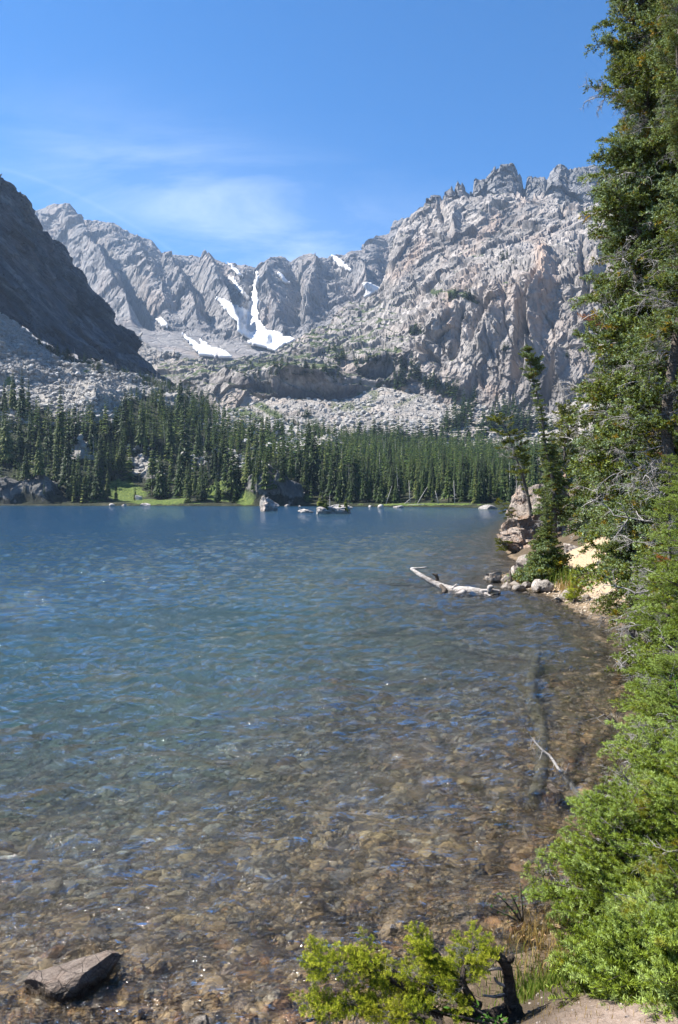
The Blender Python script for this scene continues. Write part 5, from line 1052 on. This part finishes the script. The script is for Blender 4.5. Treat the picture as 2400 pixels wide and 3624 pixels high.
def variants(n, mats, seed0, **k): return [branch_mesh(branch_geo(seed0 + i, **k), mats) for i in range(n)]
def stack_geo(seed, n=2, **k):
    """several sprays fanned and stacked from one fork"""
    r = np.random.default_rng(seed); VV, FF, TT, MM = [], [], [], []; off = 0
    for q in range(n):
        V, Fc, T, mi = branch_geo(seed * 7 + q, **k); a = (q - (n - 1) / 2) * .5 + r.normal() * .08; b_ = r.normal() * .12 + (q % 2) * .2; sc = 1 - .2 * q
        V = V * sc; c, s_ = math.cos(b_), math.sin(b_); V = np.stack([V[:, 0] * c - V[:, 2] * s_, V[:, 1], V[:, 0] * s_ + V[:, 2] * c], 1); c, s_ = math.cos(a), math.sin(a)
        V = np.stack([V[:, 0] * c - V[:, 1] * s_, V[:, 0] * s_ + V[:, 1] * c, V[:, 2]], 1); VV.append(V); FF.append(Fc + off); off += len(V); TT.append(T); MM.append(mi)
    return np.concatenate(VV), np.concatenate(FF), np.concatenate(TT), np.concatenate(MM)
def variants(n, mats, seed0, stack=2, **k): return [branch_mesh(stack_geo(seed0 + i, stack, **k), mats) for i in range(n)]
BR_far = variants(5, [M_fir, M_bark], 900, 2, needle=.036, width=.015, step=.0066, flat=.6, sub_tw=6)                     # firs 12 to 20 m away
BR_mid = variants(5, [M_fir_near, M_bark], 920, 2, needle=.036, width=.0062, step=.0034, flat=.25, sub_tw=4, subs=12)
BR_near = variants(5, [M_fir_near, M_bark], 940, 1, needle=.038, width=.0048, step=.0020, flat=.35, sub_tw=3, subs=11)
BR_dist = variants(4, [M_fir, M_bark], 960, 2, needle=.06, width=.034, step=.015, flat=.5, sub_tw=5)                       # beyond 22 m
BR_pine = variants(3, [M_pine, M_bark], 970, 1, needle=.09, width=.03, step=.010, subs=9, sub_tw=2)
BR_rust = variants(2, [M_deadneedle, M_bark], 980, 1, needle=.034, width=.010, step=.008)
BR_low = variants(5, [M_low, M_bark], 990, 1, needle=.085, width=.0105, step=.0048, subs=8, flat=.5, spread=.48, sub_tw=2)
BR_jun = variants(4, [M_fir_near, M_bark], 995, 1, needle=.060, width=.0090, step=.0036, subs=9, flat=.5, spread=.42, sub_tw=3)
DEAD = [mesh_np('bare_branch', *dead_geo(1000 + k), M_twig) for k in range(5)]
print('protos', sum(len(m.polygons) for L_ in (BR_far, BR_mid, BR_near, BR_dist, BR_pine, BR_low, DEAD) for m in L_), time.time() - T0)
def fir(name, x, y, h, Rf, n, protos, lab, cat='fir tree', lean=(0, 0), seed=1, z0=None, dead=.15, zmin=.06, tr=.10, rust=0, pitch=(-.25, .35), trunk_mat=None, keep=None, group=None, taper=1.0):
    """conifer > trunk, branch..., bare_branch...   Rf(t) = crown radius in metres at relative height t"""
    r = np.random.default_rng(seed); z = float(ground_z(x, y)) - .08 if z0 is None else z0
    root = empty(name, (x, y, z)); tag(root, lab, cat, group)
    ctrl = [np.array([lean[0] * t ** 1.3, lean[1] * t ** 1.3, h * t]) + (np.array([r.normal(), r.normal(), 0]) * .012 * h * (t > 0)) for t in np.linspace(0, 1, 7)]
    p = smooth_path(ctrl, 40); V, Fc = tube_geo(p, np.linspace(tr, tr * .08, 40), 9, .05, seed); link('trunk', mesh_np('trunk', V, Fc, trunk_mat or M_bark, True), root)
    ga = 0.0
    for k in range(n):
        per_ = 6; nl_ = max(4, n // per_); t = zmin + (1 - zmin) * ((k // per_ + .3 * r.random()) / nl_ if r.random() < .8 else r.random()); t = min(t, .992); ga += 2.39996 + r.normal() * .5
        if keep is not None and not keep(t, ga % 6.28318, r): continue
        f = t * 39; i = min(int(f), 38); c = p[i] + (p[i + 1] - p[i]) * (f - i); L = Rf(t) * r.uniform(.62, 1.12); pt = pitch[0] + (pitch[1] - pitch[0]) * t + r.normal() * .14
        isdead = r.random() < dead * (1.3 - t); me = DEAD[r.integers(0, len(DEAD))] if isdead else (BR_rust[k % 2] if r.random() < rust else protos[r.integers(0, len(protos))])
        o = link('bare_branch' if isdead else 'branch', me, root, c - (p[0] * 0), (r.normal() * .25, -pt, ga), (L, L * r.uniform(1.0, 1.5), L * 1.15) if not isdead else L * r.uniform(.8, 1.15))
    return root
# tall subalpine firs at the right edge
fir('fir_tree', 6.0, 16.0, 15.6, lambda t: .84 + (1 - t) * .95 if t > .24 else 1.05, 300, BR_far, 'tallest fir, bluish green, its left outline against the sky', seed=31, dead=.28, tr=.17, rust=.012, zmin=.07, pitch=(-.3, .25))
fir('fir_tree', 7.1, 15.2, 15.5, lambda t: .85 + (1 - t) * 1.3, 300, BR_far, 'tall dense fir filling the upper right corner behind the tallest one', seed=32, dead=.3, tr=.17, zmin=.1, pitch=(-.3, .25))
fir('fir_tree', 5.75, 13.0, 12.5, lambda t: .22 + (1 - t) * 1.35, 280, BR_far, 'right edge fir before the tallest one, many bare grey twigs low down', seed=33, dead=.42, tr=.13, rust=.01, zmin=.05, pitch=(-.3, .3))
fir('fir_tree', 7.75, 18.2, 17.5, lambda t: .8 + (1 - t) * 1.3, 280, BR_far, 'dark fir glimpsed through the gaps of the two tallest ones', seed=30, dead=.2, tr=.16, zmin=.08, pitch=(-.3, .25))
# middle firs
fir('fir_tree', 3.75, 8.9, 3.55, lambda t: .12 + (1 - t) * .85, 190, BR_mid, 'young fir with pale blue green tips before the tall firs', seed=34, dead=.25, tr=.05, zmin=.04, rust=.02)
fir('fir_tree', 3.35, 7.3, 3.9, lambda t: .12 + (1 - t) * .72, 170, BR_mid, 'young fir at the right edge, pale green, halfway up', seed=35, dead=.12, tr=.045, zmin=.05)
fir('fir_tree', 5.2, 11.3, 3.6, lambda t: .15 + (1 - t) * 1.0, 170, BR_mid, 'bushy fir overhanging the water behind the young pale one', seed=36, dead=.25, tr=.05, zmin=.03)
fir('fir_tree', 2.95, 6.9, 1.5, lambda t: .15 + (1 - t) * .78, 120, BR_mid, 'low fir with a white barked stem above the nearest fir mound', seed=37, dead=.28, tr=.035, zmin=.08, trunk_mat=M_drift)
# near mounds
fir('fir_tree', 1.98, 5.35, .95, lambda t: .30 + (1 - t) * .55, 150, BR_near, 'bright green fir mound leaning over the shallows, nearest to the water', seed=38, dead=.10, tr=.03, zmin=.02, pitch=(-.05, .6))
fir('fir_tree', 2.35, 4.9, 1.05, lambda t: .25 + (1 - t) * .55, 120, BR_near, 'bright green fir mound at the right edge beside the leafy shrub', seed=39, dead=.06, tr=.03, zmin=.02, pitch=(-.05, .6))
fir('juniper_bush', 1.46, 3.85, .34, lambda t: .18 + (1 - t) * .26, 170, BR_jun, 'low spiky juniper spreading over the right side of the path', cat='juniper', seed=40, dead=.05, tr=.02, zmin=.02, pitch=(.05, .7))
fir('juniper_bush', 1.85, 4.2, .55, lambda t: .22 + (1 - t) * .35, 90, BR_near, 'low dark green conifer between the juniper and the fir mounds', cat='juniper', seed=41, dead=.05, tr=.02, zmin=.02, pitch=(.05, .7))
fir('juniper_bush', 1.62, 3.45, .34, lambda t: .18 + (1 - t) * .30, 170, BR_jun, 'spiky juniper in the lower right corner beside the path', cat='juniper', seed=42, dead=.04, tr=.02, zmin=.02, pitch=(.05, .7))
fir('fir_tree', 2.75, 5.9, 1.25, lambda t: .25 + (1 - t) * .6, 120, BR_near, 'bright fir behind the nearest mounds at the right edge', seed=43, dead=.12, tr=.03, zmin=.02, pitch=(-.05, .5))
# trees along the right bank behind
for k, (x, y, h, R0, nn, lab) in enumerate([(9.9, 22, 6.6, 1.5, 130, 'fir above the sand bank, nearest to the tall firs'), (9.1, 19.4, 3.6, 1.2, 110, 'low fir with grey twigs at the right end of the beach'), (12.0, 27, 6.4, 1.7, 130, 'fir behind the top of the sand bank'), (11.4, 33, 6.6, 1.6, 130, 'wide fir on top of the rocky point'),
                                      (12.6, 37, 7.4, 1.8, 130, 'tallest green fir right of the rocky point'), (15, 33, 8, 1.9, 110, 'fir further up the bank behind the sand'), (14.5, 42, 7.5, 1.8, 110, 'fir at the back of the rocky point'), (7.8, 16.5, 3.2, .9, 110, 'fir bush at the foot of the tallest fir'), (9.6, 17.5, 6.4, 1.5, 120, 'fir behind the bare twigs right of the beach')]):
    fir('fir_tree', x, y, h, (lambda R0: lambda t: .15 + (1 - t) * R0)(R0), nn, BR_dist, lab, seed=50 + k, dead=.2, tr=.09, zmin=.05, rust=.02)
for k, (x, y, h, R0, lab) in enumerate([(11.2, 41, 5.2, 1.2, 'green fir crowding behind the slender spruce'), (12.4, 39.5, 5.8, 1.3, 'fir filling the gap right of the slender spruce')]): fir('fir_tree', x, y, h, (lambda R0: lambda t: .15 + (1 - t) * R0)(R0), 110, BR_dist, lab, seed=90 + k, dead=.15, tr=.08, zmin=.05, z0=[1.6, 1.4, .8][k])
# slender ragged spruce on the point
def kp(t, a, r): return r.random() < (.95 if (t > .80 or t < .55) else .88)
fir('spruce_tree', 10.35, 37.5, 9.3, lambda t: .75 if .84 < t < .95 else (.36 + .22 * (t < .5) * 1.6 * (1 - t)), 210, BR_dist, 'slender ragged spruce leaning left above the rocky point', cat='spruce tree', lean=(-1.25, 0), seed=70, dead=.15, tr=.13, zmin=.12, keep=kp, pitch=(-.5, .3), z0=.9)
fir('pine_tree', 10.6, 43, 5.2, lambda t: .5 + .55 * (t > .45), 64, BR_pine, 'twisted yellow green pine leaning out over the lake from the point', cat='pine tree', lean=(-1.7, -.5), seed=71, dead=.45, tr=.12, zmin=.2, pitch=(-.2, .5), z0=2.0)
fir('pine_tree', 13.0, 46, 5.8, lambda t: .8 + .4 * t, 80, BR_pine, 'olive green pine behind the slender spruce', cat='pine tree', lean=(.5, 0), seed=72, dead=.25, tr=.12, zmin=.2, pitch=(0, .7), z0=2.2)
fir('pine_tree', 9.55, 43, .8, lambda t: .5, 22, BR_pine, 'small green pine tuft hanging from the side of the rocky point', cat='pine', lean=(-.7, 0), seed=73, dead=.1, tr=.04, z0=2.0)
fir('pine_tree', 8.95, 42.4, .55, lambda t: .55, 24, BR_pine, 'low pine cushion growing on the ledge at the waterline', cat='pine', seed=74, dead=.05, tr=.03, z0=.2)
fir('spruce_tree', 7.15, 27.0, 3.5, lambda t: 1.05 * (1 - t) ** 2.4 + .30 * (1 - t) + .08, 190, BR_dist, 'shore spruce with a wide skirt and thin top beside the sand bank', cat='spruce tree', seed=75, dead=.08, tr=.06, zmin=.02, pitch=(-.1, .4), z0=-.02)
fir('spruce_tree', 6.72, 22.3, .95, lambda t: .36 * (1 - t) + .08, 60, BR_low, 'tiny spruce standing alone on the gravel beach', cat='spruce tree', seed=76, dead=0, tr=.03, zmin=.12, pitch=(.3, .8))

# sprawling low conifer branch in the foreground
root = empty('low_conifer', (.55, 3.85, float(ground_z(.55, 3.85)) + .02)); tag(root, 'sprawling yellow green conifer branch hanging over the pebbles at bottom', 'conifer')
bx = np.array(root.location); r3 = np.random.default_rng(12)
limbs = [[at(1700, 3560, 3.9), at(1600, 3530, 3.88), at(1500, 3490, 3.85), at(1400, 3440, 3.85), at(1270, 3385, 3.85)], [at(1560, 3600, 3.8), at(1440, 3500, 3.8), at(1330, 3440, 3.8), at(1180, 3410, 3.8), at(1110, 3420, 3.8)], [at(1640, 3560, 3.9), at(1590, 3460, 3.95), at(1560, 3390, 3.95), at(1530, 3350, 3.95)], [at(1520, 3620, 3.7), at(1400, 3570, 3.7), at(1260, 3560, 3.7), at(1130, 3570, 3.7)], [at(1690, 3570, 3.85), at(1640, 3480, 3.85), at(1650, 3400, 3.9), at(1680, 3350, 3.9)], [at(1560, 3630, 3.6), at(1480, 3600, 3.6), at(1380, 3600, 3.6)]]
for k, c in enumerate(limbs):
    part('limb', limb(c, [.022, .016, .011, .006], 22, 8, .08, 80 + k), M_dark_wood, root); p = smooth_path(c, 40)
    for q in range(38 if k < 5 else 20):
        i = int(r3.uniform(12 if k != 3 else 16, 39)); dd = p[min(i + 1, 39)] - p[i - 1]; az_ = math.atan2(dd[1], dd[0]) + r3.normal() * .9; L = r3.uniform(.09, .17)
        link('branch', BR_low[r3.integers(0, 5)], root, p[i] - bx, (r3.normal() * .5, -r3.uniform(-.3, .65), az_), (L, L * 1.15, L * 1.2))
    for q in range(5):
        i = int(r3.uniform(12, 38)); link('bare_branch', DEAD[q], root, p[i] - bx, (r3.normal() * .5, r3.normal() * .5, r3.random() * 6.28), r3.uniform(.06, .16))
for q in range(70):
    px, py = r3.uniform(1330, 1700), r3.uniform(3430, 3610); link('branch', BR_low[q % 5], root, np.array(at(px, py, r3.uniform(3.75, 4.05))) - bx, (r3.normal() * .5, -r3.uniform(-.2, .7), math.pi + r3.normal() * .9), r3.uniform(.09, .16))

# ------------------------------------------------------------------ leafy shrub, grass, ground plants
def leaf_mesh(name, L, W, mat, fold=.25):
    V = [[0, 0, 0]]; n = 5; Fc = []
    for k in range(1, n): t = k / n; w = W * math.sin(math.pi * t ** .8) * .5; V += [[L * t, w, fold * w - .12 * L * t * t], [L * t, 0, -.12 * L * t * t], [L * t, -w, fold * w - .12 * L * t * t]]
    V.append([L, 0, -.12 * L]); e = len(V) - 1; Fc += [[0, 2, 1], [0, 3, 2]]
    for k in range(n - 2): a = 1 + k * 3; Fc += [[a, a + 1, a + 4], [a, a + 4, a + 3], [a + 1, a + 2, a + 5], [a + 1, a + 5, a + 4]]
    a = 1 + (n - 2) * 3; Fc += [[a, a + 1, e], [a + 1, a + 2, e]]
    return mesh_np(name, V, Fc, mat, smooth=True, attrs={'tint': np.full(len(V), .5)})
M_leaf = needle_mat('shrub_leaf', [(0., (.025, .07, .012)), (.5, (.05, .13, .018)), (1., (.10, .21, .03))], rand=.8, transl=.35)
leafm = leaf_mesh('leaf', .055, .020, M_leaf)
def shrub(x, y, stems, lab, seed, nl, ls=1.0):
    r = np.random.default_rng(seed); z = float(ground_z(x, y)); root = empty('leafy_shrub', (x, y, z)); tag(root, lab, 'shrub')
    for tx, ty, tz in stems:
        c = [(0, 0, 0), (tx * .4, ty * .4, tz * .5), (tx, ty, tz)]; V, Fc = limb(c, [.010, .007, .003], 16, 6, 0, seed); link('stem', mesh_np('stem', V, Fc, M_bark, True), root); p = smooth_path(c, 60)
        for k in range(nl):
            i = int(60 * (.42 + .57 * (k + r.random()) / nl)); i = min(i, 59); link('leaf', leafm, root, p[i] + r.normal(size=3) * .012, (r.normal() * .5, -r.uniform(-.1, .9), k * 2.4 + r.normal() * .4), r.uniform(.65, 1.35) * ls)
shrub(2.62, 5.6, [(-.12, -.1, 1.75), (.05, -.2, 1.6), (-.2, .05, 1.45), (.12, .05, 1.8), (-.05, -.3, 1.3)], 'leafy green shrub at the right edge, higher of the two', 5, 52)
shrub(2.30, 4.7, [(-.02, -.1, 1.0), (.05, -.15, .9), (-.1, .05, .85), (.1, .05, 1.05)], 'leafy green shrub sprig low at the right edge between the fir mounds', 6, 34)
shrub(1.32, 5.6, [(-.18, .02, .22), (-.10, -.05, .26), (-.25, -.04, .16), (-.02, .0, .3)], 'small willow sprigs poking out left of the fir mound', 7, 14, .5)
shrub(.80, 3.78, [(-.12, -.05, .10), (-.2, .03, .12), (-.28, -.03, .1), (-.05, -.1, .12), (-.35, .0, .1)], 'small dark leaved plant under the sprawling branch', 8, 14, .5)
def blades(n, cx, cy, sx, sy, L, w, mat, lab, seed, dz=0., lean=.5, name='grass'):
    r = np.random.default_rng(seed); X = r.normal(cx, sx, n); Y = r.normal(cy, sy, n); Z = ground_z(X, Y) + dz; ln = L * r.uniform(.4, 1.1, n); a = r.random(n) * 6.283; b_ = r.random(n) * 6.283; le = ln * lean * r.uniform(.1, 1, n)
    B = np.stack([X, Y, Z], 1); U = np.stack([np.cos(a), np.sin(a), 0 * a], 1) * w / 2; T1 = B + np.stack([np.cos(b_) * le * .35, np.sin(b_) * le * .35, ln * .6], 1); T2 = B + np.stack([np.cos(b_) * le, np.sin(b_) * le, ln * .95], 1)
    V = np.stack([B - U, B + U, T1 + U * .8, T1 - U * .8, T2], 1).reshape(-1, 3); k = np.arange(n) * 5; Fc = np.concatenate([np.stack([k, k + 1, k + 2], 1), np.stack([k, k + 2, k + 3], 1), np.stack([k + 3, k + 2, k + 4], 1)])
    o = link(name, mesh_np(name, V, Fc, mat, attrs={'tint': np.repeat(r.random(n), 5)})); tag(o, lab, 'grass', kind='stuff')
M_grass = needle_mat('green_grass', [(0., (.05, .09, .012)), (.6, (.12, .18, .022)), (1., (.30, .28, .08))], rand=0, transl=.3)
M_straw = needle_mat('straw_grass', [(0., (.16, .10, .03)), (.6, (.30, .20, .06)), (1., (.42, .32, .12))], rand=0, transl=.3)
blades(1900, 1.28, 4.62, .17, .22, .075, .006, M_grass, 'green grass between stump and fir mound', 1)
blades(40, 1.35, 4.7, .2, .25, .26, .003, M_straw, 'dry grass stalks above the green grass', 2)
blades(700, 1.38, 5.35, .16, .28, .10, .005, M_straw, 'orange brown sedge standing in the shallows', 3, lean=.9)
blades(240, 7.55, 25.7, .30, .35, .55, .02, M_grass, 'yellow green grass beside the shore spruce', 4)
blades(200, 7.5, 24.9, .35, .25, .35, .02, M_straw, 'dry grass fringe at the edge of the sand bank', 5)
blades(160, 6.4, 28.3, .25, .25, .3, .02, M_grass, 'grass tuft between the shore boulders', 6)
blades(900, .75, 3.5, .35, .25, .03, .003, M_straw, 'short dry litter at the edge of the path', 7)
print('all', time.time() - T0, 'objects', len(scene.objects))
